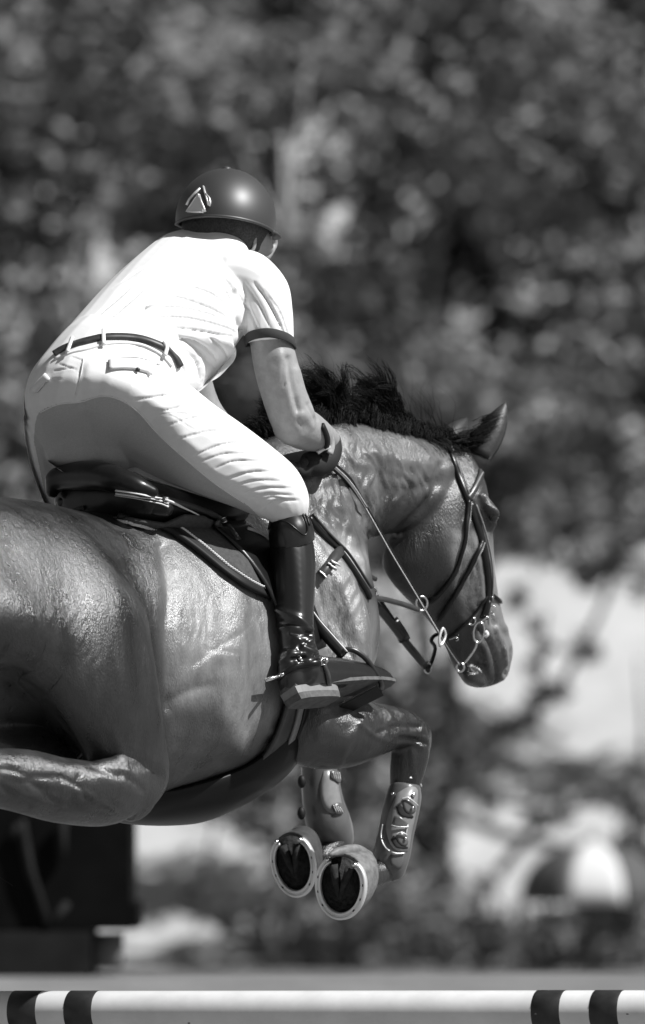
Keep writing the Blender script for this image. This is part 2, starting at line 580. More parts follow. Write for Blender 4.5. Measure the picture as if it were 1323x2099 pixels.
# head
span(hb, [(968, 935, .04, 880, 1000, -.02, .055), (992, 985, .07, 830, 1055, -.03, .078), (1002, 1040, .08, 800, 1105, -.04, .088), (1008, 1100, .09, 790, 1165, -.04, .084), (1013, 1165, .09, 828, 1222, -.04, .070),
          (1022, 1225, .085, 876, 1268, -.02, .056), (1036, 1280, .08, 912, 1324, -.005, .050), (1050, 1325, .075, 930, 1364, .0, .052), (1044, 1372, .07, 948, 1394, .0, .045)], n=28)
limb(hb, [(988, 1015, .12, 10), (1008, 1050, .13, 13), (1008, 1085, .12, 9)])            # brow
limb(hb, [(962, 1384, 0.05, 18), (985, 1397, 0.05, 15)])
# near foreleg: forearm, knee, cannon, fetlock, pastern
limb(hb, [(590, 1460, .16, 66), (640, 1492, .20, 82), (700, 1500, .21, 76), (760, 1497, .20, 58), (808, 1492, .19, 44), (843, 1500, .19, 37)])
limb(hb, [(800, 1468, .185, 22), (838, 1482, .19, 24), (862, 1504, .19, 24), (866, 1532, .19, 20)])
limb(hb, [(846, 1512, .19, 38), (841, 1545, .185, 40), (834, 1585, .18, 36), (826, 1630, .175, 28), (815, 1690, .17, 26), (806, 1735, .165, 28), (797, 1775, .16, 32), (772, 1790, .16, 27), (745, 1795, .16, 30)])
# far foreleg
limb(hb, [(470, 1430, -.16, 60), (540, 1490, -.18, 72), (600, 1510, -.19, 58), (650, 1525, -.19, 42), (662, 1560, -.18, 36), (660, 1610, -.175, 31), (662, 1660, -.17, 29), (676, 1700, -.165, 30), (682, 1735, -.16, 34), (660, 1765, -.16, 28)])
# breast between the legs
limb(hb, [(560, 1480, .0, 60), (620, 1440, .02, 80), (690, 1360, .04, 70)])
# near hind leg: hip, thigh, stifle, gaskin, hock, cannon
limb(hb, [(95, 1180, .10, 135), (140, 1290, .15, 165), (190, 1400, .19, 140), (238, 1490, .21, 103), (268, 1560, .23, 74), (280, 1600, .24, 58), (255, 1632, .24, 58)])
limb(hb, [(285, 1590, .23, 50), (215, 1628, .235, 64), (130, 1622, .235, 67), (40, 1600, .23, 66), (-60, 1590, .22, 54), (-150, 1600, .21, 42), (-210, 1640, .2, 38)])
limb(hb, [(-205, 1630, .2, 38), (-190, 1720, .2, 28), (-170, 1840, .2, 25), (-160, 1960, .2, 28), (-190, 2000, .2, 30)])
limb(hb, [(-120, 1200, .08, 150), (-60, 1300, .08, 150), (30, 1450, .05, 90), (120, 1545, .10, 60)])
# far hind leg
limb(hb, [(-40, 1250, -.12, 140), (-20, 1400, -.15, 140), (50, 1500, -.17, 100), (110, 1560, -.18, 62), (60, 1600, -.19, 56), (-60, 1600, -.2, 50), (-240, 1600, -.2, 40), (-420, 1640, -.2, 38), (-400, 1760, -.2, 26), (-370, 1950, -.2, 28)])
# tail dock
limb(hb, [(-215, 1130, 0, 40), (-290, 1100, 0, 34), (-360, 1180, 0, 24)])
horse_me = remesh(hb, 0.0062, 9, 0.6)
dent(horse_me, [(-200, 1300), (-60, 1290), (0, 1300), (70, 1330), (130, 1385), (180, 1450), (225, 1530), (240, 1578), (215, 1588), (130, 1580), (60, 1552), (-200, 1530)], .14, 75)
relax(horse_me, [(-250, 1060), (40, 1045), (150, 1050), (250, 1090), (312, 1180), (312, 1300), (318, 1450), (322, 1560), (262, 1560), (225, 1500), (150, 1370), (60, 1310), (-250, 1290)], 260, 40)
sculpt(horse_me, [
    # barrel and flank
    ([(335, 1120), (350, 1200), (345, 1280), (346, 1370), (342, 1450)], 14, -12),
    ([(342, 1440), (385, 1418), (430, 1405)], 9, -4), ([(345, 1410), (400, 1380), (440, 1345)], 18, 5),
    ([(400, 1360), (500, 1290)], 5, -1.5), ([(420, 1330), (480, 1340)], 4, -1.5),
    # thigh and gaskin
    ([(-120, 1262), (0, 1278), (90, 1325), (162, 1405), (215, 1500), (240, 1570)], 85, 58), ([(478, 1170), (486, 1300), (482, 1420), (474, 1520)], 32, 14),
    ([(30, 1380), (110, 1470), (190, 1560)], 22, -8), ([(265, 1180), (285, 1300), (290, 1450)], 26, -5),
    ([(250, 1585), (275, 1602), (295, 1620)], 5, -6), ([(255, 1567), (300, 1570)], 9, -4), ([(235, 1500), (260, 1580)], 10, 4),
    ([(125, 1592), (155, 1608), (175, 1632)], 3.5, -5), ([(162, 1590), (156, 1608)], 3.0, -4), ([(0, 1575), (60, 1590), (125, 1592)], 3.5, -4),
    ([(60, 1600), (110, 1640), (160, 1650), (220, 1665)], 7, -4), ([(0, 1610), (60, 1650)], 7, -4), ([(130, 1610), (200, 1640), (240, 1670)], 6, 3.5), ([(190, 1570), (245, 1590)], 7, -5),
    # forearm and knee
    ([(690, 1580), (715, 1525), (745, 1470)], 9, 7), ([(655, 1575), (690, 1500), (700, 1440)], 24, -9), ([(715, 1560), (755, 1520)], 16, -4),
    ([(775, 1503), (815, 1490), (860, 1490)], 6, -9), ([(820, 1513), (848, 1515), (874, 1524)], 4, -7), ([(790, 1520), (820, 1503), (872, 1515)], 5, 4), ([(815, 1524), (850, 1524), (866, 1531)], 5, 4),
    ([(800, 1450), (840, 1474)], 5, 4), ([(780, 1463), (800, 1490)], 9, -4), ([(560, 1500), (590, 1540), (640, 1570)], 10, 5), ([(735, 1480), (770, 1510), (800, 1520)], 4, 4), ([(620, 1470), (640, 1530), (640, 1570)], 20, -5), ([(780, 1440), (800, 1470), (790, 1500)], 6, 4), ([(845, 1540), (850, 1600)], 6, 5), ([(815, 1540), (812, 1600)], 5, -5),
    # shoulder
    ([(745, 1150), (752, 1250), (745, 1340)], 12, 5), ([(690, 1180), (715, 1240), (735, 1300), (740, 1380)], 14, 7), ([(680, 1250), (700, 1310)], 22, -7), ([(650, 1110), (665, 1230), (672, 1330)], 16, 5),
    # neck
    ([(640, 1000), (690, 1080), (735, 1165)], 12, -5), ([(672, 990), (715, 1070), (738, 1150)], 12, 6), ([(720, 990), (745, 1050), (745, 1130)], 10, -7),
    ([(700, 880), (740, 960), (770, 1040)], 20, 6), ([(790, 980), (800, 1050), (785, 1100)], 16, -8), ([(760, 930), (850, 950), (925, 960)], 16, 6), ([(800, 1010), (860, 1000), (900, 990)], 14, -6),
    ([(660, 1060), (700, 1130), (730, 1190)], 8, 4), ([(640, 1080), (690, 1150)], 7, -4), ([(835, 900), (880, 935)], 8, 4),
    # head
    ([(905, 955), (890, 1010), (850, 1060), (808, 1100)], 9, -9), ([(800, 1090), (790, 1150), (810, 1195), (850, 1215)], 14, 5),
    ([(960, 1075), (978, 1150), (990, 1230)], 8, 7), ([(935, 1120), (950, 1200), (965, 1260)], 14, -5), ([(990, 1060), (1000, 1085)], 9, -6), ([(1000, 1040), (1018, 1050)], 8, 6),
    ([(1010, 1150), (1020, 1230), (1035, 1290)], 7, 4), ([(930, 1250), (950, 1270)], 10, 5), ([(900, 1210), (930, 1260)], 12, -5),
    # muzzle: mouth line, nostril, chin
    ([(985, 1290), (1003, 1315), (1016, 1350), (1022, 1390), (1016, 1404)], 4.5, -15), ([(1015, 1290), (1032, 1330), (1038, 1375)], 7, 9), ([(975, 1310), (996, 1335), (1004, 1380)], 7, 7),
    ([(1054, 1335), (1050, 1360), (1042, 1380)], 7, -14), ([(1035, 1330), (1040, 1375)], 4, 6), ([(1030, 1280), (1044, 1295)], 8, 5), ([(1022, 1220), (1034, 1280)], 5, -4),
    ([(985, 1330), (990, 1350)], 5, -7), ([(975, 1362), (995, 1368)], 4, -7), ([(960, 1385), (985, 1380)], 5, 4), ([(1024, 1390), (1040, 1395)], 6, 5), ([(1005, 1260), (1018, 1300)], 5, -5), ([(940, 1340), (955, 1385), (990, 1400)], 8, 4),
    ([(960, 1130), (972, 1180)], 4, 3), ([(975, 1150), (985, 1200), (980, 1240)], 3, -3), ([(1000, 1035), (1016, 1046), (1022, 1060)], 4, 6), ([(1000, 1065), (1018, 1074)], 4, 4),
])
streaks(horse_me, [(650, 900), (760, 905), (900, 960), (900, 1030), (790, 1060), (735, 1170), (690, 1130), (640, 1060)], 5.5, 7, 26, -12, 1)
streaks(horse_me, [(650, 1100), (740, 1180), (770, 1300), (765, 1420), (700, 1400), (650, 1300)], 3.2, 8, 26, 8, 2)
streaks(horse_me, [(350, 1120), (460, 1180), (560, 1260), (565, 1400), (520, 1500), (440, 1500), (340, 1400)], 1.3, 10, 36, 4, 3)
streaks(horse_me, [(0, 1150), (150, 1180), (260, 1400), (330, 1560), (200, 1560), (0, 1300)], .5, 10, 22, 30, 4)
streaks(horse_me, [(0, 1545), (120, 1590), (300, 1600), (280, 1680), (120, 1670), (0, 1650)], 3.0, 34, 12, 14, 5)
streaks(horse_me, [(600, 1430), (780, 1430), (880, 1480), (880, 1540), (760, 1560), (600, 1570)], 1.2, 16, 20, 30, 7)
streaks(horse_me, [(930, 1080), (1000, 1080), (1010, 1250), (980, 1290), (930, 1220)], 1.6, 7, 18, 0, 6)
tone_attr(horse_me, [  # leg markings, plus painted light on barrel, neck, nose, shade on haunch, cheek
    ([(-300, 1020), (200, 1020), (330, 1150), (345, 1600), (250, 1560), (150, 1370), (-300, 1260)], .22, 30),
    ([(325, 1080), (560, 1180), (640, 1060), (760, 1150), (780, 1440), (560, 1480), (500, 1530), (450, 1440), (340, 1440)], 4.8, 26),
    ([(338, 1430), (470, 1430), (520, 1530), (420, 1640), (338, 1640)], 1.4, 20),  # lower belly lightened less, its shade painted in
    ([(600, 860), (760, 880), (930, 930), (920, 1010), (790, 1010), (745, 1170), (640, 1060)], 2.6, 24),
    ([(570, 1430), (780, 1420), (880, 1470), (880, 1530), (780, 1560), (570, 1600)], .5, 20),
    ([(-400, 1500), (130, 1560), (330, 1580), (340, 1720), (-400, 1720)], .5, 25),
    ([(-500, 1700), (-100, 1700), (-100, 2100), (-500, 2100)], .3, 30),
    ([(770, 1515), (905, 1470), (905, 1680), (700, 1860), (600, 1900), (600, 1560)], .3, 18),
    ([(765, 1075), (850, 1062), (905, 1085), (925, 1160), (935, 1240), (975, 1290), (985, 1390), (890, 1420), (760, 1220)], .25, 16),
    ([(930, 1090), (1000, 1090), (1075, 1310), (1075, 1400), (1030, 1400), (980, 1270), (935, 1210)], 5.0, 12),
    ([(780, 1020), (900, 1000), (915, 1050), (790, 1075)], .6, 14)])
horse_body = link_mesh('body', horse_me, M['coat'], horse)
HS = Surf([horse_me])

# ears: curled leaf shapes
def ear(name, base, tip, side, w, parent, cup):
    base = np.array(base); tip = np.array(tip)
    axis = tip - base; L = np.linalg.norm(axis); T = axis / L
    W = nrm(side - T * np.dot(side, T)); N = np.cross(T, W)
    mb = MB(); rings = []
    for i in range(13):
        t = i / 12
        ww = w * (math.sin(math.pi * min(1, (t * .78 + .22))) ** .7) * (1 - .15 * t)
        c = base + T * L * t + N * (-0.012 * math.sin(math.pi * t))
        out = []; inn = []
        for k in range(11):
            a = (k / 10 - .5) * cup
            out.append(c + W * ww * math.sin(a) / math.sin(cup / 2) + N * ww * (math.cos(a) - 1) * -1.1)
        for k in range(10, -1, -1):
            a = (k / 10 - .5) * cup
            q = c + W * ww * .93 * math.sin(a) / math.sin(cup / 2) + N * ww * (math.cos(a) - 1) * -1.1
            inn.append(q - N * .004 * (1.0 if 0 < k < 10 else 0))
        rings.append(out + inn)
    mb.rings(rings)
    return mb.build(name, M['ear'], parent)
ear('ear', H(984, 930, .06), H(1038, 824, .07), CR, .039, horse, 2.0)
ear('ear', H(905, 905, -.05), H(958, 858, -.07), nrm(RT * .6 + HD * .8), .032, horse, 2.6)

# eye and nostril
eb = MB()
h = HS.hit(1012, 1062, -.008)
if h: eb.blob(h[0], CR * .014, CU * .014, CF * .014, 14, 10)
if eb.v: eb.build('eye', M['eye'], horse)

# mane: many fine tapering locks thrown up and back
mb = MB()
def strand(mb, base, dirs, L, w, n=6, curl=0.0):
    pts = []; p = np.array(base, float); d = nrm(dirs[0])
    for i in range(n):
        pts.append(p.copy())
        t = i / (n - 1)
        d = nrm(d * (1 - .35) + nrm(np.asarray(dirs[min(len(dirs) - 1, int(t * len(dirs)))])) * .35 + rng.normal(0, .07 + curl, 3))
        p = p + d * L / (n - 1)
    rad = [w * (1 - .85 * i / (n - 1)) for i in range(n)]
    mb.tube(pts, rad, n=3)
crest = [(470, 905), (520, 880), (570, 868), (640, 850), (700, 848), (760, 856), (810, 868), (860, 884), (905, 902), (935, 912)]
cl = curve_line(crest, 12)
def tuft(x):
    return .5 + .42 * math.cos(2 * math.pi * (x - 802) / 112) + .2 * math.sin(x / 9.0)
def lock(mb, root, path, r0, hairs, w=.0015):
    """hairs that start spread round the root and gather to a point"""
    path = cr_interp(path, 3)
    m = len(path)
    for k in range(hairs):
        o = rng.normal(0, 1, 3) * r0
        ln = rng.uniform(.55, 1.0)
        pts = []
        for i in range(0, m):
            t = i / (m - 1) * ln
            x = t * (m - 1); a = int(min(m - 2, x)); fr = x - a
            c = path[a] * (1 - fr) + path[a + 1] * fr
            pts.append(c + o * (1 - .6 * t) + rng.normal(0, .0022, 3))
        pts = pts[::2] + [pts[-1]]
        mb.tube(pts, [w * (1 - .8 * i / (len(pts) - 1)) for i in range(len(pts))], n=3)
NL = 520
for l in range(NL):
    u = (l + rng.random()) / NL
    q = cl[int(u * (len(cl) - 1))]; x, y = q
    tf = tuft(x)
    hgt = np.interp(x, [470, 620, 680, 790, 835, 870, 935], [.06, .09, .14, .16, .10, .055, .04]) * (.35 + .85 * tf * rng.uniform(.6, 1.1))
    lean = rng.normal(-1.0, .5)
    base = H(x + rng.normal(0, 4), y + rng.uniform(0, 14), rng.normal(0, .012))
    d1 = nrm(UP + HD * lean * .4 + RT * rng.normal(0, .25)); d2 = nrm(UP * (.6 + .3 * tf) + HD * lean + RT * rng.normal(0, .35)); d3 = nrm(UP * rng.normal(.1, .5) + HD * lean * 1.6)
    lock(mb, base, [base, base + d1 * hgt * .35, base + d1 * hgt * .35 + d2 * hgt * .4, base + d1 * hgt * .35 + d2 * hgt * .4 + d3 * hgt * .4], .009, 24)
    fall = .5 + .5 * math.sin(x / 13.0 + 1.2) * math.sin(x / 31.0)
    if rng.random() < .35 + .45 * fall and x > 560:
        base = H(x + rng.normal(0, 5), y + rng.uniform(-8, 6), .014)
        dl = (.02 + .085 * rng.random() * fall) * (1.35 if 660 < x < 880 else .8)
        f1 = nrm(RT * .6 + UP * .25 - HD * .3); f2 = nrm(-UP * .9 + RT * .2 + HD * rng.normal(-.35, .3)); f3 = nrm(-UP + HD * rng.normal(-.2, .4) - RT * .05)
        lock(mb, base, [base, base + f1 * .016, base + f1 * .02 + f2 * dl * .5, base + f1 * .02 + f2 * dl * .5 + f3 * dl * .5], .006, 20)
for i in range(70):                       # stray hairs
    q = cl[int(rng.uniform(.25, 1) * (len(cl) - 1))]
    strand(mb, H(q[0], q[1], 0), [UP * .9 - HD * .4, -HD * .8 + UP * rng.uniform(.2, 1.2), -HD + UP * rng.uniform(-.4, .5)], .13 + .08 * rng.random(), .0006, 9, .12)
mb.build('mane', M['mane'], horse)
# the dense roots along the crest
mb = MB()
limb(mb, [(480, 900, 0, 12), (560, 872, 0.0, 14), (640, 852, 0.005, 17), (700, 846, .008, 20), (760, 854, .008, 20), (810, 868, .01, 18), (860, 886, .01, 16), (905, 900, .012, 15), (935, 908, .012, 8)], kd=.5)
mr = remesh(mb, .006, 2)
link_mesh('mane_roots', mr, M['mane'], horse)
# forelock / poll tuft
mb = MB()
for i in range(260):
    b_ = H(945 + rng.normal(0, 14), 905 + rng.normal(0, 7), rng.normal(.02, .02))
    strand(mb, b_, [HD * .8 + UP * .2 + RT * .2, HD * .9 - UP * .4 + RT * .2], .05 + .04 * rng.random(), .0016, 5)
for i in range(60):
    b_ = H(900 + rng.normal(0, 16), 900 + rng.normal(0, 6), rng.normal(.03, .01))
    strand(mb, b_, [RT * .5 - UP * .3 + HD * .3, -UP + HD * .3], .05 + .03 * rng.random(), .0014, 5)
for i in range(260):
    t = rng.random()
    b_ = H(958 + 42 * t + rng.normal(0, 5), 905 - 38 * t + rng.normal(0, 9), .06 + rng.normal(0, .008))
    strand(mb, b_, [HD * .5 + UP * .35 + RT * .5, HD * .9 + UP * (.3 - .5 * rng.random()) + RT * .3], .03 + .03 * rng.random(), .0012, 5)
mb.build('forelock', M['mane'], horse)
# tail: hangs behind the frame edge, a few ends blow into view
mb = MB()
for i in range(500):
    b_ = H(-350 + rng.normal(0, 12), 1180 + rng.normal(0, 14), rng.normal(0, .02))
    strand(mb, b_, [-HD * .7 + UP * .1, -HD * .4 - UP * .8 + RT * rng.normal(.05, .2), -UP + HD * rng.normal(.15, .15), -UP * .8 + HD * rng.normal(.3, .2)], .75 + .2 * rng.random(), .0018, 9)
for a in ([(-352, 1190, 0), (-330, 1420, .05), (-220, 1600, .1), (-120, 1700, .1), (-60, 1760, .1), (-10, 1792, .1), (26, 1815, .1)], [(-352, 1190, 0), (-340, 1450, .05), (-230, 1640, .1), (-90, 1745, .1), (-30, 1800, .1), (0, 1838, .1), (10, 1857, .1)]):
    pts = [H(*q) for q in a]; pts = cr_interp(pts, 4)
    mb.tube(pts, list(np.linspace(.0011, .0004, len(pts))), n=4)
mb.build('tail', M['mane'], horse)

# ---- hooves with shoes
def hoof(c, rx, ry, tilt, back, up, length, hoofmat, depth_d, name='hoof'):
    """c: photo pixel of the sole centre; rx, ry in px; back: world direction the horn runs away from the sole."""
    cc = H(c[0], c[1], depth_d)
    k = PXM * np.dot(cc - CO, CF) / DIST
    back = nrm(back)
    Y = nrm(up - back * np.dot(up, back)); X = np.cross(back, Y)
    if np.dot(X, CR) < 0: X = -X
    ca, sa = math.cos(R(tilt)), math.sin(R(tilt))
    X, Y = X * ca + Y * sa, Y * ca - X * sa
    rx *= k; ry *= k
    def ring(sc, off, lift=0, flat=.82, n=32):
        out = []
        for i in range(n):
            a = 2 * math.pi * i / n
            x, y = math.sin(a), -math.cos(a)
            if y > .55: y = .55 + (y - .55) * flat
            out.append(cc + X * rx * sc * x + Y * (ry * sc * y + lift) + back * off)
        return out
    mb = MB()
    mb.rings([ring(.90, 0.001), ring(.985, .0), ring(.99, .006), ring(.955, .03, .004), ring(.90, .055, .010), ring(.84, length, .018), ring(.80, length + .008, .02), ring(.5, length + .02, .02)])
    ho = mb.build(name, hoofmat, horse)
    # sole and frog, set in from the rim
    mb = MB()
    mb.rings([ring(.88, -.003), ring(.70, .002), ring(.35, .006), ring(.05, .008)])
    for sx in (-1, 1):
        a0 = cc + Y * ry * -.45 - back * .004
        a1 = cc + Y * ry * .55 + X * sx * rx * .34 - back * .010
        mb.tube([a0, (a0 + a1) / 2 - back * .004, a1], [.004, .009, .012], n=8)
    mb.build('frog', M['solehoof'], ho)
    # shoe: an open iron arc with a nail groove
    mb = MB(); rs = []
    n = 44
    for i in range(n):
        a = R(37) + (2 * math.pi - R(74)) * i / (n - 1) + math.pi
        # parameter from heel round the toe to the other heel; opening at +Y
        x, y = math.sin(a), -math.cos(a)
        tt = abs(i / (n - 1) - .5) * 2
        sc = 1.0 - .06 * max(0, tt - .75) * 4
        prof = [(1.03, -.000), (1.03, -.010), (.985, -.0125), (.955, -.0125), (.945, -.0085), (.905, -.0085), (.895, -.0125), (.83, -.0125), (.81, -.009), (.81, .0)]
        rs.append([cc + X * rx * sc * p * x + Y * ry * sc * p * (y if y < .55 else .55 + (y - .55) * .82) + back * o for p, o in prof])
    mb.rings(rs)
    sh = mb.build('horseshoe', M['silver'], ho)
    for i in (4, 9, 14, 29, 34, 39):
        a = R(37) + (2 * math.pi - R(74)) * i / (n - 1) + math.pi
        x, y = math.sin(a), -math.cos(a)
    for sx in (-1, 1):
        a = sx * R(142)
        x, y = math.sin(a), -math.cos(a)
        p_ = cc + X * rx * .90 * x + Y * ry * .90 * (y if y < .55 else .55 + (y - .55) * .82) - back * .012
        mb = MB(); mb.tube([p_, p_ - back * .006, p_ - back * .013], [.0075, .007, .0035], n=6)
        mb.build('stud', M['metal'], ho)
    for i in (7, 11, 15, 28, 32, 36):
        a = R(37) + (2 * math.pi - R(74)) * i / (n - 1) + math.pi
        x, y = math.sin(a), -math.cos(a)
        p_ = cc + X * rx * .925 * x + Y * ry * .925 * (y if y < .55 else .55 + (y - .55) * .82) - back * .0095
        mb = MB(); mb.box(p_, X * .002, Y * .003, back * .0015)
        mb.build('nail', M['black'], ho)
    return ho
hoof((604, 1768), 49, 70, 6, CF * .86 + CR * .42 + CU * .12, CU, .062, M['hoof'], -.16)
hoof((702, 1813), 59, 71, -8, CF * .84 + CR * .52 + CU * .05, CU, .070, M['hoof_l'], .15)
# hind hooves (outside the picture)
hoof((-205, 2030), 50, 60, 0, UP + HD * .3, -HD, .07, M['hoof'], .2)
hoof((-385, 1990), 50, 60, 0, UP + HD * .3, -HD, .07, M['hoof'], -.2)
# heel bulbs and tufts of the near fore
mb = MB()
limb(mb, [(676, 1752, .15, 6), (700, 1745, .15, 11), (730, 1743, .15, 13), (757, 1755, .15, 11)])
limb(mb, [(690, 1745, .15, 9), (752, 1760, .15, 13), (768, 1785, .155, 14)])
me_ = remesh(mb, .005, 3)
link_mesh('heel_bulb', me_, M['hoof_l'], horse)
# ================================================================== RIDER
rider = thing('person', F(0, 0, 0.0), 'rider in white shirt, pale breeches and dark helmet crouched forward over the saddle', 'person')
# skin: head, neck, arms, a slim core inside the clothes
sb = MB()
limb(sb, [(235, 800, -.12, 50), (265, 740, -.06, 70), (340, 640, 0, 85), (410, 570, .0, 85), (440, 530, 0, 55), (455, 505, 0, 55)], kd=.7)
limb(sb, [(452, 520, .0, 54), (462, 490, .0, 60), (470, 460, .0, 78), (466, 430, 0, 76)])
limb(sb, [(500, 470, .05, 40), (530, 490, .06, 26), (545, 510, .045, 18)])   # cheek and jaw turned right
limb(sb, [(548, 480, .02, 14), (566, 498, .02, 6), (556, 512, .02, 9), (545, 528, .02, 10)])
limb(sb, [(490, 570, .13, 40), (535, 610, .18, 44), (552, 680, .2, 43), (566, 750, .21, 46), (583, 810, .22, 46), (600, 855, .23, 47), (608, 872, .23, 44)])
limb(sb, [(600, 868, .23, 45), (628, 882, .205, 42), (652, 893, .17, 34), (672, 904, .14, 27), (680, 915, .13, 24)])
limb(sb, [(360, 580, -.13, 40), (365, 660, -.2, 42), (390, 770, -.2, 42), (420, 850, -.19, 40), (480, 900, -.13, 28), (540, 940, -.08, 24)])
limb(sb, [(235, 800, -.12, 45), (330, 885, .05, 45), (450, 950, .17, 50), (575, 1020, .235, 34), (600, 1100, .255, 28), (606, 1300, .31, 24)])
limb(sb, [(235, 800, -.12, 45), (170, 950, -.18, 42), (190, 1060, -.26, 50), (230, 1120, -.31, 40), (215, 1250, -.33, 28), (225, 1400, -.33, 26)])
skin_me = remesh(sb, .005, 6)
sculpt(skin_me, [([(575, 730), (588, 780), (610, 850)], 13, 8), ([(590, 735), (598, 790), (612, 840)], 6, -8), ([(612, 760), (622, 810), (640, 850)], 9, 6), ([(632, 830), (648, 860)], 5, -5), ([(545, 800), (565, 860)], 10, 4), ([(580, 745), (584, 790)], 3, -3), ([(560, 760), (580, 850), (610, 890)], 12, 2),
                 ([(606, 820), (612, 860), (618, 872)], 5, -3), ([(625, 850), (640, 875)], 6, 3),
                 ([(440, 478), (470, 492), (500, 512)], 5, -4), ([(425, 470), (465, 480)], 6, 2)])
link_mesh('body', skin_me, M['skin'], rider)
SKIN = Surf([skin_me])

# hair below the helmet, drawn down to the collar to darken the shaded nape
mb = MB()
limb(mb, [(466, 440, .0, 94), (458, 468, .0, 90), (446, 490, .0, 80), (442, 502, .0, 74)], kd=1.0)
me_ = remesh(mb, .005, 4)
link_mesh('hair', me_, M['hairy'], rider)
# ear with lit rim
mb = MB()
ec = H(514, 492, .085)
pts = [ec + CR * (12 * PXM * math.cos(a)) * .8 + CU * (24 * PXM * math.sin(a)) - CF * .004 for a in np.linspace(R(-110), R(150), 12)]
mb.tube(cr_interp(pts, 2), .0048, n=7)
mb.blob(ec + CF * .004, CR * 9 * PXM, CU * 20 * PXM, CF * .006, 12, 8)
mb.build('ear', M['skin'], rider)
# glasses at the temple
mb = MB()
mb.tube([H(518, 478, .085), H(535, 474, .08), H(552, 476, .06)], .0022, n=6)
mb.tube([H(541, 496, .075), H(548, 488, .075), H(556, 484, .06), H(556, 493, .06), H(548, 498, .07)], .003, n=6, closed=True)
mb.build('glasses', M['silver'], rider)

# ---- shirt
tb = MB()
span(tb, [(122, 735, -.13, 372, 790, .16, .125), (118, 712, -.13, 392, 782, .16, .128), (143, 676, -.13, 430, 772, .165, .135), (190, 626, -.14, 462, 735, .17, .14), (250, 575, -.15, 485, 690, .18, .135),
          (315, 527, -.16, 515, 640, .18, .125), (362, 500, -.13, 545, 600, .18, .11), (395, 490, -.07, 535, 560, .13, .09), (420, 486, -.05, 508, 530, .07, .07)])
limb(tb, [(470, 565, .10, 60), (515, 575, .15, 58), (540, 600, .185, 54), (549, 645, .2, 52), (553, 699, .205, 50)], r1=False)
limb(tb, [(395, 560, -.1, 52), (365, 590, -.16, 54), (362, 650, -.19, 50), (372, 700, -.2, 48)], r1=False)
limb(tb, [(385, 735, .12, 52), (425, 740, .14, 42), (450, 715, .15, 40)], kd=1.1)       # shirt tail hanging loose at the belly
shirt_me = remesh(tb, .0031, 8)
dent(shirt_me, [(345, 672), (400, 682), (450, 690), (490, 690), (560, 760), (500, 860), (380, 860), (375, 770), (372, 730)], .10, 70)
folds = [
    ([(300, 590), (240, 640), (165, 700)], 6, 6), ([(330, 610), (260, 655), (190, 705)], 6, 6), ([(275, 585), (215, 635), (150, 690)], 5, 4),
    ([(225, 690), (300, 655), (380, 650), (460, 670), (500, 690)], 6, 5), ([(210, 680), (270, 640), (350, 628), (420, 640), (485, 665)], 5.5, 4), ([(330, 612), (370, 609), (430, 630), (478, 655)], 6, 5.5),
    ([(240, 650), (300, 630), (350, 622)], 4, 2.5), ([(365, 580), (420, 595), (455, 615), (478, 640)], 5, 4), ([(370, 590), (420, 610)], 4, 2),
    ([(455, 560), (478, 590), (486, 605)], 6, 7), ([(458, 590), (475, 612), (482, 640)], 5, 6), ([(340, 525), (380, 518), (430, 520)], 3.5, 1.6), ([(230, 590), (300, 545), (345, 525)], 4, 2),
    ([(335, 668), (400, 675), (450, 685), (480, 690)], 6, 6), ([(345, 690), (400, 700), (435, 725), (448, 742)], 7, 8), ([(360, 705), (395, 725), (410, 750), (412, 785)], 7, 8), ([(330, 700), (365, 735), (385, 770)], 5, 5),
    ([(430, 690), (455, 712), (470, 735)], 6, 6),
    # sleeve
    ([(500, 575), (530, 620), (560, 680)], 6, 4), ([(520, 575), (555, 625), (588, 690)], 7, 6.5), ([(492, 600), (515, 645), (540, 700)], 7, 6), ([(478, 595), (484, 640), (500, 690)], 8, 10), ([(540, 590), (575, 640), (594, 695)], 4, 3),
]
sculpt(shirt_me, [(a, w, d * 1.4, 'f') for a, w, d in folds] + [([(484, 600), (490, 645), (500, 695)], 7, -12), ([(490, 640), (512, 690)], 12, -3)])
shirt = link_mesh('shirt', shirt_me, M['shirt'], rider)
# collar
mb = MB()
pts = [H(x, y, s) for x, y, s in ((382, 500, -.07), (398, 486, -.055), (420, 479, -.01), (450, 484, .03), (478, 498, .06), (498, 514, .08))]
nn = [nrm(-CF + CU * .8)] * 6
pts = cr_interp(pts, 4)
mb.strap(pts, [nrm(-CF * .9 + CU * .5)] * len(pts), .022, .0025)
mb.build('collar', M['shirt'], shirt)
# dark band at the sleeve hem
mb = MB()
c0 = H(553, 692, .205); T = nrm(H(556, 740, .205) - H(546, 640, .2))
A = nrm(np.cross(T, CF)) * 51 * PXM; B = nrm(np.cross(T, A)) * 51 * PXM
if np.dot(B, CF) > 0: B = -B
rs = []
tilt = nrm(A) * 0.0
for off, k in ((-.000, 1.02), (.002, 1.045), (.022, 1.05), (.024, 1.02), (.022, .96), (.0, .96)):
    r_ = []
    for t in np.linspace(0, 2 * math.pi, 40, endpoint=False):
        # hem rises in the middle of the near side: the opening is seen from below
        r_.append(c0 + (A * math.cos(t) + B * math.sin(t)) * k + T * (off - .024 * max(0, math.sin(t)) + (.012 if math.cos(t) * np.dot(A, CR) > 0 else -.006) * abs(math.cos(t))))
    rs.append(r_)
rs.append(rs[0])
mb.rings(rs, caps=False)
mb.build('sleeve_band', M['band'], shirt)

